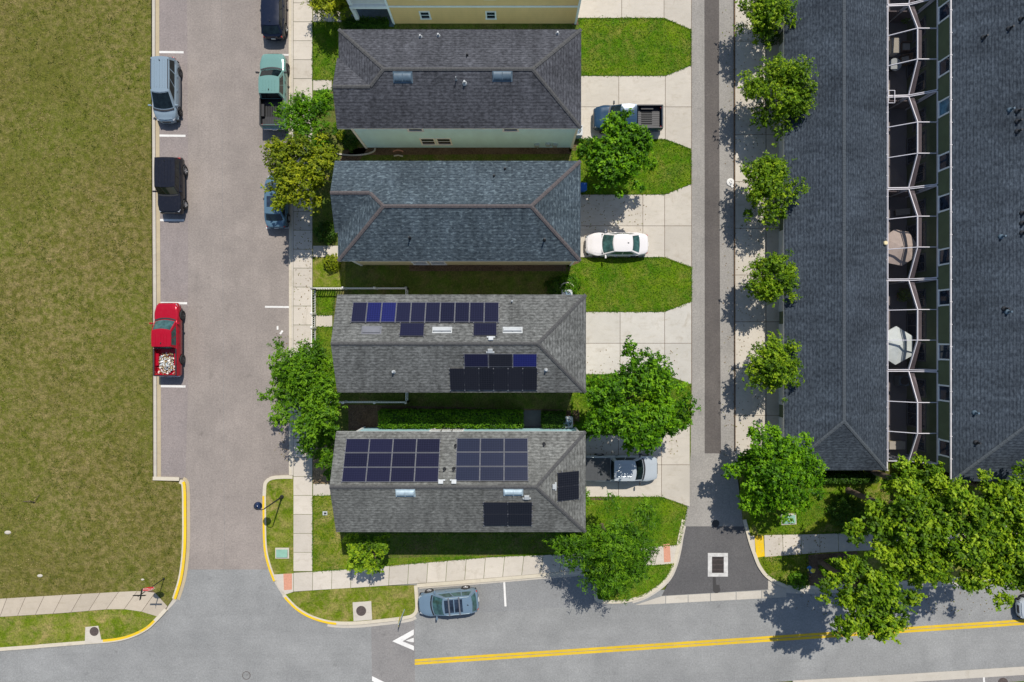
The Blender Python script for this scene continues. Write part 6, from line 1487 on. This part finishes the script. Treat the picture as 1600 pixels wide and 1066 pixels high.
structure('patio_tiles', g, M['drive'])
o = empty('storage_chest', (gx(1394), gy(694), .1), 'cream storage chest at the last screened patio', 'chest'); m = MB(); m.box((0,0,.28),(1.2,.6,.5)); m.build('chest_body', M['cream_wall'], o); m = MB(); m.box((0,0,.56),(1.26,.64,.08)); m.build('lid', M['cushion'], o, bevel=.02)
# small raised white frame vent standing on the screen roof by the third patio
o = empty('roof_frame', P(1391,152,2.75), 'small white square frame standing on the screen roof gutter', 'frame'); m = MB(); a = .47
for x0,y0,x1,y1 in ((-a/2*.9,-a,a/2*1.2,-a),(-a/2*.9,a,a/2*1.2,a),(-a/2*.9,-a,-a/2*.9,a),(a/2*1.2,-a,a/2*1.2,a)): m.tube([(x0,y0,.1),(x1,y1,.1)],.025,6); m.tube([(x0,y0,.1),(x0,y0,-.1)],.02,6)
m.build('bars', M['frame'], o)
# round cream cap standing on the garage gutter
o = empty('round_vent_cap', P(1383.5,380,2.75), 'small round cream cap on the garage gutter beside the taupe umbrella', 'cap'); m = MB(); m.lathe([(.16,-.1),(.16,.06),(.12,.1),(.001,.1)], n=16); m.build('cap', M['cream_wall'], o, smooth=True)

def potted(label, px, py, r, h, leaf, seed):
    rg = np.random.default_rng(seed); o = empty('potted_plant', (gx(px), gy(py), .1), label, 'potted plant')
    m = MB(); m.lathe([(.001,.01),(r*.42,0),(r*.55,.34),(r*.5,.34),(r*.48,.30),(.001,.30)], n=16); m.build('pot', M['tactile' if seed % 2 else 'ventgrey'], o)
    n = 380; q = rg.normal(size=(n,3)); q /= np.linalg.norm(q, axis=1)[:,None]; q[:,2] = np.abs(q[:,2]); C = q*np.array([r,r,h])*(.4+.6*rg.random(n))[:,None]+np.array([0,0,.32])
    leaf_mesh('foliage', C, q+rg.normal(0,.5,(n,3)), .22, .07, .5+rg.normal(0,.2,n), leaf, o, None, seed)
potted('potted palm on the screened patio above the pale grey umbrella', 1404, 462, .55, .9, 'leaf_lime', 91); potted('potted plant in the topmost screened patio', 1408, 34, .4, .6, 'leaf_mid', 92); potted('potted shrub at the lower corner of the last screened patio', 1424, 678, .5, .8, 'leaf_mid', 93)
def crate_bench(label, px, py, rz, ln):
    o = empty('patio_bench', (gx(px), gy(py), .1), label, 'bench', rz=rz)
    m = MB()
    for k in range(4): m.box((0,-.18+k*.12,.43),(ln,.10,.03))
    m.build('seat', M['cushion'], o)
    for s in (-1,1): m = MB(); m.box((s*ln*.42,0,.21),(.06,.4,.42)); m.build('leg', M['black'], o)
crate_bench('slatted bench on the patio above the taupe umbrella', 1407, 333, .1, 1.4); crate_bench('short slatted bench on the patio below the pale grey umbrella', 1421, 604, 1.5, 1.1)
o = empty('grill', (gx(1402), gy(594), .1), 'square pale cooker unit on the patio below the pale grey umbrella', 'grill'); m = MB(); m.box((0,0,.45),(.8,.8,.8)); m.build('cabinet', M['ventgrey'], o, bevel=.06); m = MB(); m.lathe([(.33,.86),(.30,.92),(.001,.93)], n=24); m.build('lid', M['black'], o, smooth=True)
